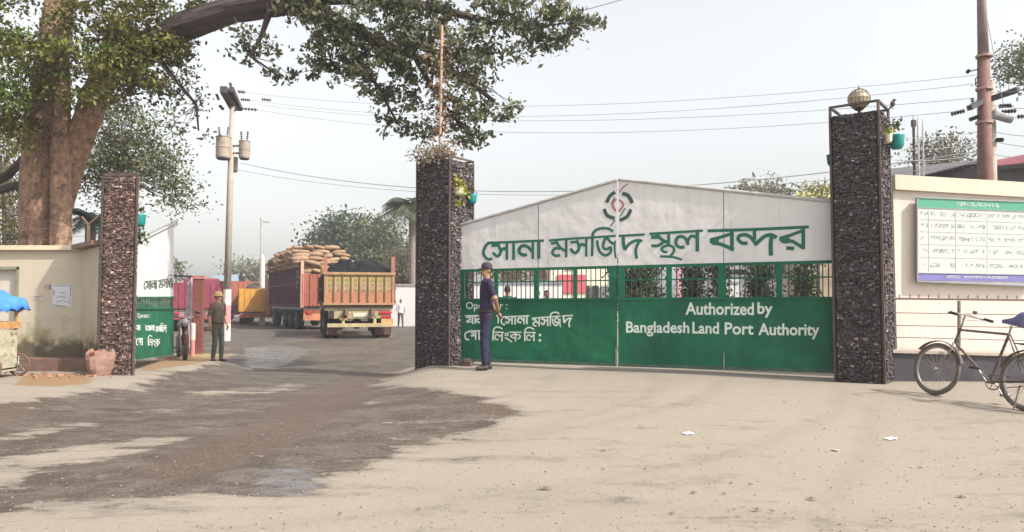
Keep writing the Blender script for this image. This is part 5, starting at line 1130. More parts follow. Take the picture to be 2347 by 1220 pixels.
for x, w, h, m in ((-.95, .16, .26, mat('dark_lamp_housing', (.03, .025, .022), .5)), (-.48, .12, .22, mat('dark_lamp_housing', (.03, .025, .022))), (.92, .44, .10, mat('red_lens', (.42, .03, .04), .25, .1)), (.95, .34, .07, mat('red_lens', (.42, .03, .04)))):
    mb = MB(); z = zz(722) if x < 0 else (zz(717) if w > .4 else zz(727)); mb.box((x, -.03, z), (w, .06, h)); tobj('tail_lamp', mb, m, t1, F1, bevel=.008)
mb = MB(); mb.box((.05, -.02, zz(722)), (.52, .02, .14)); pl_ = tobj('number_plate', mb, mat('pale_plate', (.55, .52, .42), .6, .2, 12), t1, F1)
mb = MB(); mb.box((.98, -.0, zz(740)), (.42, .05, .30)); tobj('side_flap', mb, mat('orange_flap', (.50, .28, .10), .7, .3, 4), t1, F1)
mb = MB()
for s in (-.85, .85): mb.box((s, .32, zz(758)), (.55, .02, .35))
tobj('mud_flaps', mb, mat('mud_flap', (.09, .05, .035), .8), t1, F1)
mb = MB(); mb.tube([(-.9, 1.2, .5), (.9, 1.2, .5)], .09, 8); mb.ball((0, 1.2, .5), (.2, .22, .2), 12); tobj('rear_axle', mb, rust, t1, F1)
for y in (.95, 2.25):
    for x in (-1.06, -.78, .78, 1.06): truck_wheel(t1, F1, x, y, .49, .26, -1 if x < 0 else 1)
for x in (-1.02, 1.02): truck_wheel(t1, F1, x, 6.4, .49, .26, -1 if x < 0 else 1)
mb = MB(); mb.box((0, 7.3, 1.75), (2.3, 1.7, 2.2)); tobj('cab', mb, mat('orange_cab', (.42, .2, .08), .5), t1, F1, bevel=.08)

# --- maroon truck piled with sacks
o2 = P(688, 757, 36.5); o2.z = G(o2.x, o2.y); hd2 = Vector((-.47, .882, 0)); rg2 = Vector((hd2.y, -hd2.x, 0)); W2 = 2.5; L2 = 8.6; F2 = loc_frame(o2 + rg2 * W2 / 2, hd2)
t2 = thing('truck', 'long maroon truck piled high with sacks, left of the nearest truck', 'truck', o2 + rg2 * W2 / 2)
mar = mat('maroon_truck_paint', (.075, .018, .036), .7, .3, 3, .15, grime=((.055, .03, .045), .56, 2)); brick_o = mat('orange_red_truck_back', (.26, .075, .045), .7, .25, 4, .15)
z2 = lambda y: CAMZ + (692 - y) * 36.5 / FPX - o2.z
zb2, zt2 = z2(702), z2(600)
truck_body(t2, F2, W2, L2, zb2, zt2, mar, None, 20)
mb = MB(); mb.box((0, -.03, (zb2 + z2(628)) / 2), (W2 - .04, .06, z2(628) - zb2))
for i in range(7): mb.box((-W2 / 2 + .06 + (W2 - .12) * i / 6, -.08, (zb2 + z2(628)) / 2), (.08, .05, z2(628) - zb2 - .02))
tobj('tailgate', mb, brick_o, t2, F2)
for s in (-1, 1): mb = MB(); mb.box((s * (W2 / 2 - .05), -.04, (zb2 + zt2) / 2), (.14, .12, zt2 - zb2 + .1)); tobj('corner_post', mb, mat('pale_orange_post', (.5, .3, .22), .7, .2, 5), t2, F2)
mb = MB(); mb.box((0, .05, z2(722)), (W2 - .3, .1, .55)); tobj('rear_panel', mb, mat('orange_under_panel', (.42, .16, .09), .7, .3, 4), t2, F2)
mb = MB(); mb.box((0, L2 / 2, z2(712)), (W2 - .3, L2, .3)); tobj('chassis', mb, mat('dark_chassis', (.06, .05, .055), .8), t2, F2)
mb = MB(); mb.box((-W2 / 2 + .04, 3.9, z2(707)), (.06, 7.6, .14)); tobj('side_guard', mb, mat('grey_guard', (.22, .24, .26), .7), t2, F2)
for y in (1.1, 2.5, 3.9, 6.9):
    for x in (-1.08, 1.08): truck_wheel(t2, F2, x, y, .52, .34, -1 if x < 0 else 1)
for i, y in enumerate((1.1, 2.5)):
    mb = MB(); mb.box((0, y, .52), (1.9, .14, .14)); tobj('axle', mb, rust, t2, F2)
for x, m in ((-.85, mat('red_lens', (.4, .03, .04))), (.85, mat('red_lens', (.4, .03, .04)))): mb = MB(); mb.box((x, -.02, z2(716)), (.22, .08, .14)); tobj('tail_lamp', mb, m, t2, F2)
mb = MB(); mb.box((0, L2 + 1.1, 1.7), (2.3, 1.8, 2.3)); tobj('cab', mb, mat('maroon_cab', (.2, .05, .05), .5), t2, F2, bevel=.08)
sk_m = mat('jute_sack', (.26, .165, .10), .9, .22, 5, .35, 35)
rows = []
for lay in range(11):
    z = zt2 - 1.25 + lay * .205; over = .12 if lay > 4 else -.05
    half = (W2 / 2 - .30 + over) * (1 if lay < 6 else (1.05, 1.05, 1, .88, .62)[lay - 6])
    ys = np.arange(.6 if lay < 6 else .5 + max(0, lay - 6) * .25, L2 - .4 - max(0, lay - 7) * .3, .62)
    for y in ys:
        for x in np.linspace(-half, half, 5 if lay < 7 else 4 if lay < 9 else 3):
            if lay < 5 and .8 < y: continue      # hidden inside the load
            if lay < 8 and abs(x) < half * .6 and y > 1 or lay < 10 and x > 0 and y > 3.5 and abs(x) < half * .9: continue
            rows.append((x, y, z))
mc = MB(); mc.box((0, L2 / 2 + .4, (zb2 + zt2 - .3) / 2), (W2 - .3, L2 - 1.2, zt2 - .3 - zb2)); tobj('load_core', mc, sk_m, t2, F2)
def gsk(k):
    x, y, z = rows[k]; p = F2 @ Vector((x + rnd.uniform(-.06, .06), y + rnd.uniform(-.1, .1), z + rnd.uniform(-.05, .05))); return p, math.atan2(rg2.y, rg2.x) + rnd.uniform(-.35, .35) + (math.pi / 2 if rnd.random() < .25 else 0), rnd.uniform(-.22, .22), rnd.uniform(.95, 1.15)
sacks(min(len(rows), 290), gsk, 'pale brown jute sack in the load heaped on the long maroon truck', sk_m, 'sacks heaped on the maroon truck')

# --- yellow truck behind
def small_truck(label, px, py, Y, hdg, W, L, zt_px, m_tail, m_side, m_low, tarp=True, name='truck', low=1.05):
    o = P(px, py, Y); o.z = G(o.x, o.y); h = Vector(hdg).normalized(); r = Vector((h.y, -h.x, 0)); F = loc_frame(o + r * W / 2, h); t = thing(name, label, 'truck', o + r * W / 2)
    z = lambda y: CAMZ + (692 - y) * Y / FPX - o.z; zb_ = low; zt_ = z(zt_px); truck_body(t, F, W, L, zb_, zt_, m_side, None, 12)
    mb = MB(); mb.box((0, -.03, (zb_ + zt_) / 2), (W - .02, .06, zt_ - zb_))
    for i in range(8): mb.box((-W / 2 + .05 + (W - .1) * i / 7, -.07, (zb_ + zt_) / 2), (.05, .05, zt_ - zb_ - .02))
    tobj('tailgate', mb, m_tail, t, F)
    mb = MB(); mb.box((0, .08, zb_ - .22), (W - .1, .12, .30)); tobj('rear_panel', mb, m_low, t, F)
    mb = MB(); mb.box((0, .0, .62), (W - .2, .1, .14)); tobj('bumper', mb, mat('red_brown_bumper', (.25, .05, .05), .6), t, F)
    mb = MB(); mb.box((0, L / 2, .8), (.9, L, .2)); tobj('chassis', mb, rust, t, F)
    for s in (-1, 1): mb = MB(); mb.box((s * W * .38, -.02, zb_ - .22), (.2, .07, .1)); tobj('tail_lamp', mb, mat('red_lens', (.4, .03, .04)), t, F)
    for y in (1.0, 2.3, L - .2):
        for x in (-W / 2 + .2, W / 2 - .2): truck_wheel(t, F, x, y, .5, .34, -1 if x < 0 else 1)
    mb = MB(); mb.box((0, L + 1.1, 1.6), (W - .2, 1.7, 2.1)); tobj('cab', mb, m_side, t, F, bevel=.08)
    return t, F, zt_
yel_t = mat('yellow_truck_paint', (.52, .26, .035), .6, .15, 3, .1, grime=((.50, .22, .06), .6, 3))
t3, F3, z3 = small_truck('truck with a bright yellow tailgate behind the maroon one', 546, 746, 46, (-.3, .95, 0), 2.4, 6, 662, yel_t, yel_t, mat('peach_panel', (.55, .32, .2), .7, .2), low=.85)
mb = MB(); mb.ball((0, 2.5, z3 - .1), (.95, 2.2, .65), 14); mb.xform(F3); tag(obj('tarpaulin', mb, mat('brown_tarpaulin', (.11, .07, .06), .7, .4, 3, .5, 6), origin=F3.translation, smooth=True), 'dark bundled tarpaulin on the yellow truck', 'tarpaulin')
small_truck('dark maroon truck between the concrete pole and the yellow truck', 509, 742, 50, (-.62, .78, 0), 2.4, 9, 644, brick_o, mar, mar)
small_truck('farther maroon truck partly hidden by the red post', 470, 738, 58, (-.6, .8, 0), 2.4, 9, 650, mar, mar, mar)
pink = mat('crimson_pink_truck', (.20, .035, .06), .6, .2, 4, .1)
small_truck('crimson truck between the open left gate and the red post', 392, 750, 34, (-.35, .94, 0), 2.0, 6, 648, pink, pink, mat('violet_grey', (.25, .18, .24), .7))

# ================================================================ RED POST, BOLLARD, MOTORCYCLE
c = P(453, 812, 20); c.z = G(c.x, c.y); t = thing('gate_post', 'square brick-red post beyond the watchman and the motorcycle', 'post', c)
mb = MB(); w = 22 * 20 / FPX; hh = P(453, 640, 20).z - c.z; mb.box(c + Vector((0, 0, hh / 2 - .05)), (w, .2, hh + .1), rz=.15); obj('shaft', mb, mat('brick_red_paint', (.17, .055, .045), .8, .2, 3, .2, grime=((.22, .12, .09), .56, 4)), t, bevel=.01)
mb = MB(); mb.box(c + Vector((0, 0, hh + .045)), (w + .04, .24, .09), rz=.15); obj('cap', mb, mat('dusty_red_cap', (.38, .16, .13), .8), t)
mb = MB(); mb.bar(P(398, 633, 20.1), P(440, 634, 20.1), .05); obj('beam', mb, dark_iron, t)
mb = MB(); mb.box(P(434, 720, 20.2), (.09, .1, 2.0)); obj('pale_stile', mb, mat('pale_violet_paint', (.50, .42, .48), .7, .2), t)
c = P(441, 812, 19.2); c.z = G(c.x, c.y); t = thing('bollard', 'short pink and white pipe bollard in front of the red post', 'bollard', c)
mb = MB(); mb.tube([c, c + Vector((0, 0, .42))], .055, 12); obj('foot', mb, mat('pink_paint', (.55, .20, .19), .7), t)
mb = MB(); mb.tube([c + Vector((0, 0, .42)), c + Vector((0, 0, .82)), c + Vector((0, 0, .86))], [.062, .062, .04], 12); obj('sleeve', mb, mat('pale_pink_paint', (.66, .48, .46), .7), t)
c = P(417, 802, 18.6); c.z = G(c.x, c.y); t = thing('motorcycle', 'dark motorcycle parked between the open gate leaf and the red post', 'motorcycle', c)
F = loc_frame(c, Vector((.50, -.86, 0)))     # faces towards us, slightly to the right
blk = mat('black_bike_paint', (.02, .018, .02), .3, .3, 6); redt = mat('dark_red_tank', (.12, .015, .02), .25)
for y in (.62, -.62):
    mb = MB(); n_ = 30; mb.tube([(0, y + .26 * math.cos(2 * math.pi * i / n_), .30 + .26 * math.sin(2 * math.pi * i / n_)) for i in range(n_ + 1)], .05, 8, cap=False); w_ = tobj('wheel', mb, mat('dusty_moto_tyre', (.12, .09, .07), .9), t, F)
    mb = MB(); mb.tube([(-.05, y, .3), (.05, y, .3)], .06, 12)
    for i in range(5): a = i * 1.257; mb.tube([(0, y, .3), (0, y + .22 * math.cos(a), .3 + .22 * math.sin(a))], .014, 5)
    mb.xform(F); obj('rim', mb, steel, w_)
mb = MB(); mb.tube([(0, .38, .92), (0, .25, .6), (0, 0, .35), (0, -.4, .4), (0, -.45, .75), (0, 0, .78), (0, .36, .88)], .028, 8); tobj('frame', mb, blk, t, F)
mb = MB()
for s in (-1, 1): mb.tube([(s * .09, .62, .3), (s * .09, .40, .95)], .025, 8)
tobj('fork', mb, steel, t, F)
mb = MB(); mb.tube([(-.36, .22, 1.03), (-.2, .34, 1.05), (0, .38, 1.0), (.2, .34, 1.05), (.36, .22, 1.03)], .015, 8); tobj('handlebar', mb, blk, t, F)
mb = MB(); mb.ball((0, .17, .82), (.14, .25, .12), 14); tobj('fuel_tank', mb, redt, t, F, smooth=True)
mb = MB(); mb.tube([(0, .0, .82), (0, -.3, .80), (0, -.72, .88)], [.10, .13, .09], 12, sq=.6); tobj('seat', mb, rubber, t, F, smooth=True)
mb = MB(); mb.box((0, .05, .42), (.26, .34, .30)); mb.tube([(.12, .1, .3), (.16, -.3, .26), (.16, -.85, .36)], .035, 8); tobj('engine', mb, mat('engine_metal', (.12, .11, .11), .4, metal=.5), t, F, bevel=.02)
mb = MB(); mb.ball((0, .50, .90), (.10, .08, .11), 12); tobj('headlight', mb, mat('headlight_glass', (.16, .16, .17), .15), t, F, smooth=True)
mb = MB(); vs = []
for i in range(11):
    a = R(20 + 13 * i)
    for s in (-.06, 0, .06): vs.append((s, .62 + (.34 - abs(s) * .3) * math.cos(a), .30 + (.34 - abs(s) * .3) * math.sin(a)))
mb.add(vs, [(i * 3 + j, i * 3 + j + 1, i * 3 + j + 4, i * 3 + j + 3) for i in range(10) for j in (0, 1)]); tobj('front_mudguard', mb, redt, t, F)
for s in (-1, 1): mb = MB(); mb.ball((s * .30, .33, 1.16), (.07, .015, .045), 10); mb.tube([(s * .25, .3, 1.04), (s * .3, .33, 1.13)], .006, 5); tobj('mirror', mb, blk, t, F)
# ================================================================ BUILDINGS AND WALLS BEYOND
def facade(name, label, cat, quad, Y, depth, m, group=None, Yb=None):
    """quad: (x0,x1,ytop_left,ytop_right) px; stands on the ground"""
    x0, x1, ya, yb_ = quad; Yb = Yb or Y; a = P(x0, ya, Y); b = P(x1, yb_, Yb); g_ = min(G(a.x, a.y), G(b.x, b.y)) - .1
    t = thing(name, label, cat, V((a + b) / 2, z=g_), group)
    u = V(b - a, z=0).normalized(); n = Vector((-u.y, u.x, 0)) * depth
    mb = MB(); mb.prism([V(a, z=g_), V(b, z=g_), b, a], n); obj('wall', mb, m, t); return t, a, b, u
def panel(name, t, x0, y0, x1, y1, Y, m, d=.05, label=None):
    mb = MB(); mb.prism([P(x0, y1, Y - .03), P(x1, y1, Y - .03), P(x1, y0, Y - .03), P(x0, y0, Y - .03)], (0, d - .08, 0)); return obj(name, mb, m, t, label=label)
wh = mat('white_wash', (.66, .65, .64), .85, .06, 1, .1, 10, grime=((.5, .48, .44), .64, 1.2)); glass = mat('dark_window_glass', (.03, .035, .045), .15, .2, 3, 0)
t, a, b, u = facade('boundary_wall', 'long white wall beyond the trucks where the distant man walks', 'wall', (893, 1100, 655, 655), 44, .25, wh)
mb = MB(); mb.prism([a - Vector((0, .06, 0)), b - Vector((0, .06, 0)), b - Vector((0, .06, -.09)), a - Vector((0, .06, -.09))], (0, .4, 0)); obj('coping', mb, concrete, t)
t, a, b, u = facade('boundary_wall', 'white wall inside the compound seen through the left bars of the gate', 'wall', (1062, 1290, 651, 651), 33, .25, wh)
mb = MB(); mb.prism([a - Vector((0, .06, 0)), b - Vector((0, .06, 0)), b - Vector((0, .06, -.09)), a - Vector((0, .06, -.09))], (0, .4, 0)); obj('coping', mb, mat('blue_grey_coping', (.20, .24, .30), .8), t)
t, a, b, u = facade('office_building', 'pale yellow office building with red signs behind the gate', 'building', (1262, 1392, 560, 560), 36, 5, mat('pale_yellow_wall', (.74, .68, .54), .85, .06, 1, .05))
panel('sign_panel', t, 1277, 630, 1342, 672, 36, mat('crimson_sign', (.55, .10, .13), .6, .1, 2, 0)); panel('window', t, 1296, 600, 1316, 618, 36, glass)
panel('door', t, 1345, 655, 1352, 700, 36, glass); panel('door', t, 1357, 655, 1372, 700, 36, glass); panel('window', t, 1376, 656, 1392, 684, 36, mat('grey_glass', (.16, .17, .18), .3))
mb = MB(); mb.prism([P(1258, 560, 35.6), P(1396, 560, 35.6), P(1396, 556, 35.6), P(1258, 556, 35.6)], (0, 6, 0)); obj('roof', mb, concrete, t)
t, a, b, u = facade('shed', 'shed with brown tin roof behind the gate bars', 'shed', (1220, 1268, 632, 632), 40, 4, wh)
mb = MB(); mb.prism([P(1214, 633, 39.5), P(1274, 633, 39.5), P(1268, 612, 42), P(1220, 612, 42)], (0, .1, .05)); obj('roof', mb, mat('brown_tin', (.20, .09, .07), .7, .2, 3), t)
t, a, b, u = facade('office_building', 'white office building with dark windows behind the right bars of the gate', 'building', (1655, 1985, 560, 560), 27, 6, wh)
panel('window', t, 1672, 618, 1712, 632, 27, glass); panel('window', t, 1886, 600, 1912, 627, 27, mat('violet_glass', (.05, .05, .09), .2)); panel('shutter', t, 1864, 596, 1884, 628, 27, mat('tan_shutter', (.34, .22, .12), .7))
panel('window', t, 1775, 600, 1800, 628, 27, mat('grey_glass', (.16, .17, .18))); panel('sill_band', t, 1655, 630, 1985, 634, 26.9, mat('grey_band', (.30, .30, .32), .8))
t, a, b, u = facade('gate_column', 'slim pink column behind the gate bars', 'column', (1552, 1562, 560, 560), 22, .2, mat('pink_column', (.55, .30, .33), .8))
mb = MB(); mb.prism([P(1550, 560, 21.95), P(1564, 560, 21.95), P(1564, 555, 21.95), P(1550, 555, 21.95)], (0, .3, 0)); obj('cap', mb, concrete, t)

dk = mat('dark_shed_wall', (.09, .08, .085), .85, .3, 3, .2)
t, a, b, u = facade('warehouse', 'long low grey warehouse roof seen over the wall between pillar and brown pole', 'building', (2050, 2252, 391, 372), 24, 5, dk, Yb=18)
mb = MB(); mb.prism([P(2046, 389, 23.9), P(2254, 369, 17.9), P(2254, 366, 17.9), P(2046, 386, 23.9)], (0, 6, .2)); obj('roof_edge', mb, mat('grey_roof', (.24, .23, .24), .8), t)
for i in range(7):
    x = 2085 + i * 24; f = (x - 2050) / 202; Yw = 1 / ((1 - f) / 24 + f / 18) - .05; y = 391 - 19 * f; mb = MB(); mb.prism([P(x, y + 14, Yw), P(x + 15, y + 13, Yw), P(x + 15, y + 5, Yw), P(x, y + 6, Yw)], (0, -.03, 0)); obj('vent_panel', mb, mat('pale_vent', (.28, .27, .29), .7, .2), t)
t, a, b, u = facade('shed', 'shed with a maroon tin roof right of the brown pole', 'shed', (2270, 2400, 385, 372), 17, 4, mat('grey_shed_wall', (.13, .12, .125), .85, .25, 3, .2), Yb=15)
mb = MB(); mb.prism([P(2262, 386, 16.8), P(2410, 372, 14.6), P(2410, 346, 15.8), P(2268, 374, 18.2)], (.02, .05, .05)); obj('roof', mb, mat('maroon_tin_roof', (.26, .07, .08), .65, .2, 4), t)
mb = MB(); mb.bar(P(2268, 387, 16.7), P(2410, 375, 14.5), .08); obj('eaves_beam', mb, dark_iron, t)
t, a, b, u = facade('shed', 'low building with a yellowish roof just left of the tallest pillar', 'building', (1826, 1925, 452, 456), 26, 4, mat('beige_wall', (.50, .42, .30), .85, .15, 2, .1))
mb = MB(); mb.prism([P(1820, 453, 25.7), P(1930, 457, 25.7), P(1930, 447, 28), P(1826, 443, 28)], (0, .05, .06)); obj('roof', mb, mat('mossy_yellow_roof', (.40, .35, .16), .85, .3, 3, .3), t)
t, a, b, u = facade('shed', 'far long shed with a blue-grey roof beside the concrete pole', 'shed', (470, 540, 652, 650), 75, 10, mat('far_grey', (.3, .3, .32), .8))
mb = MB(); mb.prism([P(464, 653, 74), P(546, 651, 74), P(546, 630, 82), P(490, 634, 82)], (0, .1, .1)); obj('roof', mb, mat('blue_grey_roof', (.20, .26, .32), .7), t)

# ================================================================ TREES
bark = mat('sunlit_bark', (.27, .165, .11), .92, .5, 9, 1.0, 14, grime=((.10, .065, .05), .52, 5), streak=((.09, .055, .045), .8)); bark_d = mat('shaded_bark', (.06, .042, .042), .92, .3, 5, .5, 16)  # same tree: sunlit tone on the trunk, shade painted into outer limbs
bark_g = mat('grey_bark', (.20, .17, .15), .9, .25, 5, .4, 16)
def trunk_mesh(mb, pts, n=22, flute=.08, k=6):
    """pts: (px,py,Y,radius px)"""
    q = []
    for i in range(len(pts) - 1):
        for j in range(k):
            f = j / k; a, b = pts[i], pts[i + 1]; q.append([a[m] + (b[m] - a[m]) * f for m in range(4)])
    q.append(list(pts[-1])); ph = rnd.uniform(0, 6); vs = []; prev = None
    P3 = [P(a, b, c) for a, b, c, _ in q]
    for i, (a, b, c, r) in enumerate(q):
        r = r * c / FPX; d = (P3[min(i + 1, len(q) - 1)] - P3[max(i - 1, 0)]).normalized(); u = prev if prev is not None else (Vector((1, 0, 0)) if abs(d.x) < .8 else Vector((0, 1, 0)))
        u = (u - d * u.dot(d)).normalized(); prev = u; w = d.cross(u)
        for j in range(n):
            t_ = 2 * math.pi * j / n; rr = r * (1 + flute * math.sin(4 * t_ + ph + i * .12) + flute * .6 * math.sin(7 * t_ - i * .3) + rnd.uniform(-.035, .035)); vs.append(P3[i] + (u * math.cos(t_) + w * math.sin(t_)) * rr)
    K = len(q); mb.add(vs, [(i * n + j, i * n + (j + 1) % n, (i + 1) * n + (j + 1) % n, (i + 1) * n + j) for i in range(K - 1) for j in range(n)] + [tuple(range(n))[::-1], tuple(range((K - 1) * n, K * n))])
def twigs(mb, cl, srcs, r=.012, frac=.5):
    for q in cl:
        if rnd.random() < frac:
            s = min(srcs, key=lambda p: (Vector(q) - p).length + rnd.uniform(0, .5)); d = (Vector(q) - s)
            if d.length < 2.2: m = s.lerp(Vector(q), .5) + Vector((rnd.uniform(-.1, .1), rnd.uniform(-.1, .1), rnd.uniform(.0, .12))); mb.tube([s, m, Vector(q)], [r, r * .7, r * .3], 5, cap=False)
lf = lambda nm, c: mat(nm, c, .55, .2, 3, 0, attr=True, trans=.3, spec=.3)
leaf_olive = lf('olive_leaf', (.12, .12, .032)); leaf_green = lf('bright_leaf', (.085, .13, .028)); leaf_gray = lf('grey_green_leaf', (.125, .138, .085)); leaf_far = lf('far_leaf', (.10, .12, .065)); leaf_shrub = lf('shrub_leaf', (.03, .065, .03))
bs = P(100, 700, 16)
t = thing('tree', 'huge old tree with twin trunks behind the stained wall, its limb reaching over the road', 'tree', Vector((bs.x, 16, 0)))
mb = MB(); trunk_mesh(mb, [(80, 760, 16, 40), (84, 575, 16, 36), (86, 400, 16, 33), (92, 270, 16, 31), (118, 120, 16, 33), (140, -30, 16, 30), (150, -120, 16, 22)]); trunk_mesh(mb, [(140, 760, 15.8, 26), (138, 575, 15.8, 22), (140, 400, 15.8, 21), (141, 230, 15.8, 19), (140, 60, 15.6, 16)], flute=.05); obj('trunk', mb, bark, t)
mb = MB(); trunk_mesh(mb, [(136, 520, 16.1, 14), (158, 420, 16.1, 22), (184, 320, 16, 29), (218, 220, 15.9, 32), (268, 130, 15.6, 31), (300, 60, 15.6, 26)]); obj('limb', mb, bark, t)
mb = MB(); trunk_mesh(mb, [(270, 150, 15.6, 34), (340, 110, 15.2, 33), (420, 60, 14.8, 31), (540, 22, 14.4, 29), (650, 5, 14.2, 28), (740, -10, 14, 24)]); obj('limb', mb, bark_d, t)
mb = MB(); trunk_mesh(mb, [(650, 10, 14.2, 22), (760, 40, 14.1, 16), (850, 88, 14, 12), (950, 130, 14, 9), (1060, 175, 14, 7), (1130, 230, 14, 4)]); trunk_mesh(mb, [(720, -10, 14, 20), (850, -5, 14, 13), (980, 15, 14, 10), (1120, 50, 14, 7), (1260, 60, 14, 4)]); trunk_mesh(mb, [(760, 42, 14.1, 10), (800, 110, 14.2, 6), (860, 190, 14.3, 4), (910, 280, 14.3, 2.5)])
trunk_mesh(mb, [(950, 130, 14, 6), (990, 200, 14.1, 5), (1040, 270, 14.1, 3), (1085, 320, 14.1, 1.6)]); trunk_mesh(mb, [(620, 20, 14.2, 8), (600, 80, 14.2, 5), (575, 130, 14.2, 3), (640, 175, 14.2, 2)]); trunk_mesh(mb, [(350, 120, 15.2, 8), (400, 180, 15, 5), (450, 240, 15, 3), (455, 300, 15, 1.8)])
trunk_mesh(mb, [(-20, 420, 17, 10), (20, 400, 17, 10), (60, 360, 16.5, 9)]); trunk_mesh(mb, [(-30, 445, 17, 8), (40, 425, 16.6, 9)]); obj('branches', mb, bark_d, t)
src = [P(a, b, c) for a, b, c in ((760, 40, 14.1), (850, 88, 14), (950, 130, 14), (1060, 175, 14), (850, -5, 14), (980, 15, 14), (1120, 50, 14), (1220, 60, 14), (990, 200, 14.1), (1040, 270, 14.1), (860, 190, 14.3), (910, 280, 14.3), (600, 80, 14.2), (575, 130, 14.2), (400, 180, 15), (450, 240, 15), (300, 100, 15.5), (140, 150, 15.8), (230, 200, 15.7), (60, 150, 15.5), (640, 10, 14.2))]
bl_r = [(580, 105, 60, 45, 14.2, .5, .55), (640, 165, 42, 28, 14.2, .4, .5), (540, 95, 40, 30, 14.3, .4, .4), (740, 60, 60, 55, 14.1, .6, 1.0), (790, 120, 90, 60, 14.1, .7, .95), (700, 15, 60, 35, 14, .7, .9), (760, 155, 70, 35, 14.2, .5, .6),
        (860, 60, 100, 70, 14, .8, 1.0), (880, 160, 90, 60, 14, .7, .85), (950, 30, 100, 50, 14, .8, .9), (970, 120, 95, 75, 14, .9, 1.0), (905, 225, 55, 45, 14.2, .5, .55), (900, 290, 46, 28, 14.3, .4, .55), (970, 280, 60, 40, 14.2, .5, .6),
        (1060, 190, 85, 80, 14, .8, .95), (1060, 90, 90, 50, 14, .8, .6), (1075, 290, 55, 45, 14.2, .5, .8), (1130, 245, 52, 40, 14, .5, .65), (1090, 325, 34, 20, 14.2, .4, .6), (1150, 60, 85, 65, 14, .8, .75), (1230, 40, 80, 60, 13.9, .8, .85), (1290, 60, 55, 45, 13.8, .6, .8), (1235, 120, 50, 30, 13.9, .5, .55), (1320, 40, 40, 28, 13.8, .4, .7), (1355, 62, 26, 14, 13.8, .3, .5), (1160, 135, 40, 25, 14, .4, .4)]
cen, cl = blob_leaves(bl_r, .115, 3.7, .13, 30); leaf_mesh('crown', cen, .115, leaf_gray, t, per=30); mb = MB(); twigs(mb, cl, src, .011, .4); obj('twigs', mb, bark_d, t)
bl_l = [(30, 40, 80, 70, 15.2, .9, .6), (130, 140, 110, 38, 14.6, .6, .6), (50, 150, 80, 70, 15, .9, .9), (25, 250, 50, 70, 15, .8, .9), (240, 60, 100, 70, 15.2, .9, .8), (320, 70, 80, 60, 14.8, .8, .9), (290, 165, 80, 55, 14.6, .7, .9), (220, 210, 75, 35, 14.5, .5, .55), (380, 110, 60, 50, 14.8, .6, .7), (60, 300, 40, 45, 15.5, .7, .5),
        (360, 180, 60, 45, 14.9, .6, .5), (160, 225, 50, 16, 14.8, .4, .35), (240, 5, 110, 35, 15.5, 1, .5), (420, 20, 70, 35, 14.9, .8, .7)]
bl_l += [(40, -130, 240, 90, 16, 1.6, .35), (-170, 60, 110, 160, 16, 1.5, .4), (430, -100, 180, 55, 15, 1, .4)]; bl_r_top = [(850, -90, 230, 60, 14.2, 1, .5), (1150, -50, 130, 45, 14, .8, .5)]
cen, cl = blob_leaves(bl_r_top, .115, 3.0, .15, 30); leaf_mesh('crown', cen, .115, leaf_gray, t, per=30)
cen, cl = blob_leaves(bl_l, .105, 4.6, .15, 30); leaf_mesh('crown', cen, .105, leaf_olive, t, per=30)
bl_m = [(405, 175, 50, 50, 15, .5, .35), (420, 215, 60, 40, 15, .5, .35), (420, 275, 45, 35, 15, .5, .3), (455, 300, 40, 16, 15, .4, .3), (330, 250, 60, 20, 15.5, .5, .3), (480, 20, 60, 30, 14.8, .5, .5)]
cen2, cl2 = blob_leaves(bl_m, .095, 2.6, .13, 16); leaf_mesh('crown', cen2, .095, leaf_gray, t, per=16); mb = MB(); twigs(mb, list(cl2) + list(cl)[::3], src, .011, .3); obj('twigs', mb, bark_g, t)
cen, cl = blob_leaves([(30, 190, 50, 60, 14.3, .4, .8), (50, 100, 70, 40, 14.4, .4, .6), (200, 110, 90, 30, 14.2, .3, .35), (150, 210, 60, 20, 14.2, .3, .35)], .09, 2.2, .16); leaf_mesh('crown', cen, .09, leaf_green, t)

def tree(label, trunk, blobs, lm, leaf, dens=1.0, clump=.5, name='tree', group=None, brk=None, per=22):
    leaf *= .62; dens *= 6 if group else 4.5
    p = P(trunk[0][0], trunk[0][1], trunk[0][2]); z = G(p.x, p.y); t = thing(name, label, 'tree' if 'shrub' not in name else 'shrub', V(p, z=z), group)
    mb = MB(); trunk_mesh(mb, trunk, 10, .05, 3); 
    cen, cl = blob_leaves(blobs, leaf, dens, clump, per); s = [P(a, b, c) for a, b, c, _ in trunk[1:]]
    for q in cl[::9]: mb.tube([s[-1].lerp(s[0], rnd.random() * .6), Vector(q)], [leaf * .22, leaf * .06], 5, cap=False)
    obj('trunk', mb, brk or bark_g, t); leaf_mesh('crown', cen, leaf, lm, t, per=per); return t
yb_ = lambda Y: 692 + 1.35 * FPX / Y
tree('grey-green tree hanging behind the brown pillar and the open gate', [(215, 780, 20, 12), (240, 500, 20, 10), (290, 350, 20, 6)], [(290, 290, 70, 45, 20, 1, .9), (230, 260, 45, 40, 20, 1, .7), (330, 350, 70, 50, 20, 1, .8), (380, 400, 65, 45, 20, 1, .7), (410, 450, 42, 40, 20, .8, .6), (270, 370, 70, 50, 20, 1, .8), (200, 360, 50, 60, 20.5, 1, .6), (240, 430, 60, 50, 20.5, 1, .6)], leaf_gray, .17, 1.0, .32)
tree('green tree at the far left behind the twin trunks', [(20, 780, 21, 14), (20, 500, 21, 12), (10, 380, 21, 8)], [(20, 330, 60, 70, 21, 1.5, .7), (10, 450, 60, 60, 21, 1.5, .8), (20, 540, 60, 50, 21, 1.2, .9), (-30, 250, 60, 90, 21, 1.5, .9)], leaf_olive, .17, 1.0, .35)
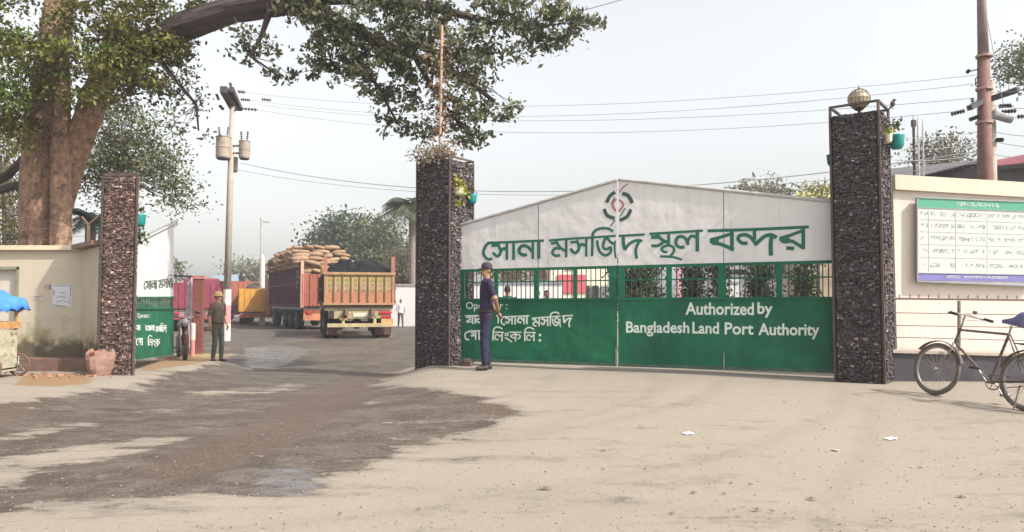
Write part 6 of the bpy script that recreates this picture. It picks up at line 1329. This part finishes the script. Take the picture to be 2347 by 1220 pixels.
# dark palm behind the wall corner
def frond(mb, base, d, L, droop, w, n=16):
    d = Vector(d).normalized(); pts = [base + d * L * f + Vector((0, 0, -droop * f * f)) for f in np.linspace(0, 1, n)]; mb.tube(pts, [.02 * (1 - f * .8) * L / 2 for f in np.linspace(0, 1, n)], 4, cap=False)
    for i in range(1, n):
        tdir = (pts[i] - pts[i - 1]).normalized(); s = tdir.cross(Vector((0, 0, 1))).normalized(); f = i / (n - 1); ll = w * math.sin(math.pi * min(.95, .12 + f * .8)) ** .6
        for sg in (-1, 1):
            for q in (0, .5):
                o = pts[i - 1].lerp(pts[i], q); tip = o + (s * sg * .8 + tdir * .6 + Vector((0, 0, -.35 + rnd.uniform(-.2, .2)))).normalized() * ll; wd = tdir * ll * .06
                mb.add([o - wd, o + wd, tip], [(0, 1, 2)])
def palm(label, base, top, Y, r, L, m_leaf, nf=20, droop=.5, w=.4, brk=None, dirs=None):
    b = P(base[0], base[1], Y); a = P(top[0], top[1], Y); t = thing('palm_tree', label, 'palm', V(b, z=G(b.x, b.y))); mb = MB(); mb.tube([V(b, z=G(b.x, b.y)), b.lerp(a, .5), a], [r * 1.3, r, r], 10); obj('trunk', mb, brk or bark_g, t)
    for i in range(nf):
        mb = MB(); an = 2 * math.pi * i / nf + rnd.uniform(-.1, .1); up = rnd.uniform(-.3, 1.1); frond(mb, a, (math.cos(an), math.sin(an), up), L * rnd.uniform(.85, 1.1), L * droop * rnd.uniform(.7, 1.2), w); obj('frond', mb, m_leaf, t)
palm('dark low palm behind the corner of the stained wall', (205, 640), (208, 505), 18, .12, 1.05, mat('dark_palm_leaf', (.02, .04, .03), .6, .3, 4, 0, trans=.1), 18, .6, .34)
palm('tall hazy palm rising left of the middle pillar', (947, 700), (944, 472), 48, .22, 2.2, lf('hazy_palm_leaf', (.10, .11, .06)), 44, .65, 1.0)
far = 'trees beyond the trucks'
tree('tall dark rounded tree beyond the loaded trucks', [(775, 715, 66, 8), (778, 600, 66, 6), (785, 540, 66, 4)], [(788, 518, 42, 30, 66, 2.5, 1.2), (765, 560, 46, 42, 66, 3, 1.2), (812, 560, 46, 42, 66, 3, 1.2), (738, 580, 24, 34, 66, 2, 1), (790, 600, 60, 30, 66, 3, 1)], lf('far_dark_leaf', (.07, .095, .06)), .6, 1.1, .9, group=far)
tree('olive green bushy tree right of the tallest one beyond the trucks', [(865, 715, 60, 7), (866, 620, 60, 5), (870, 560, 60, 4)], [(868, 532, 44, 32, 60, 2.5, 1.2), (850, 590, 48, 40, 60, 3, 1.1), (905, 585, 42, 46, 60, 3, 1.1), (880, 630, 60, 30, 60, 3, 1)], leaf_far, .55, 1.1, .8, group=far)
tree('low grey scrubby tree behind the far white wall', [(925, 710, 52, 5), (926, 660, 52, 4), (930, 630, 52, 3)], [(925, 615, 40, 40, 52, 2, .9), (905, 640, 34, 26, 52, 2, .9), (955, 600, 34, 46, 52, 2, .8), (960, 640, 50, 30, 52, 2, .8)], lf('greyish_leaf', (.17, .15, .10)), .42, 1.0, .7, group=far)
tree('pale hazy tree behind the yellow truck', [(562, 705, 85, 4), (562, 650, 85, 3), (560, 625, 85, 2)], [(562, 622, 34, 24, 85, 3, 1.1), (585, 635, 24, 18, 85, 3, 1), (540, 640, 24, 16, 85, 3, 1), (600, 640, 20, 20, 85, 3, 1)], lf('pale_leaf', (.14, .15, .10)), .7, 1.1, 1.0, group=far)
tree('tiny far tree just right of the open gate leaf', [(404, 700, 60, 3), (404, 640, 60, 2), (404, 620, 60, 2)], [(403, 618, 9, 18, 60, 1, 1), (408, 634, 12, 8, 60, 1, 1)], leaf_far, .4, 1.0, .4, group=far)
tree('round-topped hazy tree above the right half of the gate', [(1730, 700, 52, 8), (1730, 500, 52, 6), (1730, 460, 52, 4)], [(1735, 436, 52, 20, 52, 3, 1.1), (1700, 444, 32, 14, 52, 2, 1), (1775, 448, 34, 14, 52, 2, 1)], lf('brownish_leaf', (.12, .12, .07)), .42, 1.1, .6)
tree('dark bush edge between the hazy tree and the yellow roof', [(1800, 700, 34, 5), (1805, 500, 34, 3), (1808, 462, 34, 2)], [(1805, 448, 28, 9, 34, 1.5, .9), (1850, 444, 20, 7, 34, 1, .7)], lf('dusky_leaf', (.07, .07, .05)), .26, 1.0, .4)
tree('yellowish shrubby tree just left of the tallest pillar', [(1875, 700, 24, 4), (1876, 500, 24, 3), (1878, 460, 24, 2)], [(1860, 440, 30, 12, 24, 1, .9), (1890, 434, 24, 16, 24, 1, .7), (1905, 448, 22, 12, 24, 1, .8)], lf('yellowish_leaf', (.26, .25, .10)), .17, 1.0, .25)
tree('grey hazy tree between the tallest pillar and the brown pole', [(2155, 700, 36, 7), (2152, 450, 36, 5), (2155, 380, 36, 3)], [(2150, 330, 28, 26, 36, 1.5, .8), (2125, 352, 24, 26, 36, 1.5, .8), (2175, 350, 28, 26, 36, 1.5, .8), (2150, 370, 50, 24, 36, 1.8, .8), (2195, 365, 20, 18, 36, 1.2, .6)], lf('grey_tree_leaf', (.13, .125, .10)), .3, 1.0, .5)
tree('dark tree entering the picture at the right edge', [(2400, 700, 24, 9), (2400, 300, 24, 6), (2385, 170, 24, 3)], [(2325, 130, 32, 20, 24, 1, .9), (2345, 165, 34, 30, 24, 1, .9), (2390, 140, 60, 50, 24, 1.5, 1), (2340, 190, 20, 16, 24, .8, .6)], leaf_gray, .2, 1.0, .35)
tree('olive trees behind the white wall seen through the gate bars', [(1180, 720, 50, 6), (1180, 660, 50, 4), (1180, 630, 50, 3)], [(1150, 615, 45, 35, 50, 2.5, 1), (1205, 610, 42, 38, 50, 2.5, 1)], lf('olive_far_leaf', (.15, .14, .07)), .42, 1.0, .7)
# clipped shrubs inside the compound
for x, w, y0, Y, lb in ((1455, 62, 590, 17.5, 'wide leafy green tree right behind the middle of the gate'), (1590, 24, 595, 17, 'first narrow shrub right of the wide one behind the gate bars'), (1648, 20, 595, 16.5, 'narrow shrub behind the post in the right leaf of the gate'), (1742, 30, 590, 17, 'third narrow shrub, the broadest, behind the gate bars'), (1843, 24, 592, 16.5, 'narrow dark shrub nearest to the tallest pillar behind the gate bars')):
    wide = w > 40; bl = [(x, 620, w, 40, Y, w * Y / FPX, .9), (x, 670, w * .95, 34, Y, w * Y / FPX, .9), (x, 720, w * .8, 30, Y, w * Y / FPX, .6)]
    tree(lb, [(x, 760, Y, 5), (x, 700, Y, 4), (x, 640, Y, 3)], bl, leaf_shrub if not wide else lf('garden_leaf', (.05, .085, .04)), .13, 1.1, .12, name='shrub' if not wide else 'tree', group='shrubs inside the compound', per=8)
# far line of woods on the horizon
cen = []
for i in range(5200):
    a = rnd.uniform(-.95, .95); d = rnd.uniform(120, 150); cen.append((d * math.sin(a), d * math.cos(a), rnd.uniform(-.3, 1) ** 2 * (3.0 + 1.2 * math.sin(a * 37) + .8 * math.sin(a * 91))))
o = leaf_mesh('woodland', np.array(cen), 2.2, leaf_far, None, origin=(0, 130, 0)); tag(o, 'low hazy belt of woods along the horizon', 'woodland', kind='stuff')

# ================================================================ LITTER AND SMALL LEAVES
def scrap(name, label, cat, px, py, L, W, m, n=7, group=None, rz=None):
    if name == 'dry_leaf': L *= .6; W *= .6
    c = PG(px, py); mb = MB(); vs = []; rz = rnd.uniform(0, 3) if rz is None else rz
    for j in range(2):
        for i in range(n):
            u = i / (n - 1) - .5; v = (j - .5) * (1 - .8 * abs(2 * u) ** 2) + .03; x, y = L * u, W * v; X_, Y_ = c.x + x * math.cos(rz) - y * math.sin(rz), c.y + x * math.sin(rz) + y * math.cos(rz)
            vs.append((X_, Y_, G(X_, Y_) + .006 + .008 * math.sin(u * 5 + 1) ** 2 + .006 * j))
    mb.add(vs, [(i, i + 1, n + i + 1, n + i) for i in range(n - 1)]); o = obj(name, mb, m, origin=c); so = o.modifiers.new('s', 'SOLIDIFY'); so.thickness = .002; tag(o, label, cat, group)
wpap = mat('white_scrap', (.82, .80, .77), .7, .05); lbrn = mat('fallen_leaf', (.17, .14, .08), .8, .3, 20)
scrap('paper_scrap', 'white scrap of paper lying in the middle of the dusty forecourt', 'litter', 1578, 996, .10, .06, wpap, rz=.1)
scrap('paper_scrap', 'white scrap of paper lying below the bicycle side of the forecourt', 'litter', 2043, 1008, .12, .05, wpap, rz=.2)
scrap('paper_scrap', 'small pale scrap on the ground right of the middle of the forecourt', 'litter', 1915, 1034, .07, .05, mat('beige_scrap', (.6, .5, .38), .8))
lg = 'dry leaves scattered on the forecourt'; ll = 'small curled dry leaf on the dusty forecourt'
for px, py, L in ((1860, 1146, .12), (2203, 1142, .10), (1735, 1171, .09), (1770, 1175, .06), (1250, 1122, .16), (1383, 1078, .05), (1383, 1036, .07), (1590, 1132, .07), (1676, 1110, .05), (1720, 1113, .05), (1798, 924, .05), (1222, 1042, .04), (1478, 1079, .04), (1250, 1085, .03), (1412, 1154, .035), (1660, 1135, .05), (960, 1170, .05), (780, 1180, .04), (2110, 1075, .05), (1540, 1180, .06), (1890, 985, .035), (2250, 1090, .04), (1625, 1030, .03)):
    scrap('dry_leaf', ll, 'leaf', px, py, L, L * .34, lbrn, group=lg, rz=rnd.uniform(-.4, .4))
# pebbles
mb = MB()
for i in range(1100):
    px = rnd.uniform(-50, 2400); py = 1220 - (rnd.random() ** 1.4) * 370; c = PG(px, py); s = rnd.uniform(.003, .009)
    mb.box((c.x, c.y, c.z + s * .3), (s * 1.4, s, s * .7), rz=rnd.uniform(0, 3), rx=rnd.uniform(-.3, .3), tint=(rnd.uniform(.75, 1.3),) * 3)
o = obj('pebbles', mb, mat('pebble', (.27, .235, .19), .9, .2, 30, 0, attr=True)); tag(o, 'fine gravel and grit scattered over the forecourt and road', 'gravel', kind='stuff')
# small box-like stone stop at the foot of the gate
c = P(1068, 826, 12.9); c.z = G(c.x, c.y); mb = MB(); mb.box(c + Vector((0, 0, .04)), (.22, .12, .09), rz=-.4); mb.box(c + Vector((.02, -.01, .1)), (.12, .09, .05), rz=.2); tag(obj('stone_block', mb, mat('dark_block', (.09, .06, .05), .9, .3, 9, .3), origin=c, bevel=.008), 'dark block lying against the foot of the middle pillar and the gate', 'block')

# ================================================================ HAZE
mb = MB(); mb.box((0, 0, 9), (620, 620, 20.5)); 
hm = bpy.data.materials.new('haze_air'); hm.use_nodes = True; n = hm.node_tree.nodes; l = hm.node_tree.links; n.remove(n['Principled BSDF'])
pv = n.new('ShaderNodeVolumePrincipled'); pv.inputs['Color'].default_value = (.93, .94, .97, 1); pv.inputs['Density'].default_value = .0015; pv.inputs['Anisotropy'].default_value = .1
l.new(pv.outputs[0], n['Material Output'].inputs['Volume'])
HAZE = obj('haze', mb, hm); tag(HAZE, 'pale even haze filling the air over the whole place', 'haze', kind='stuff')
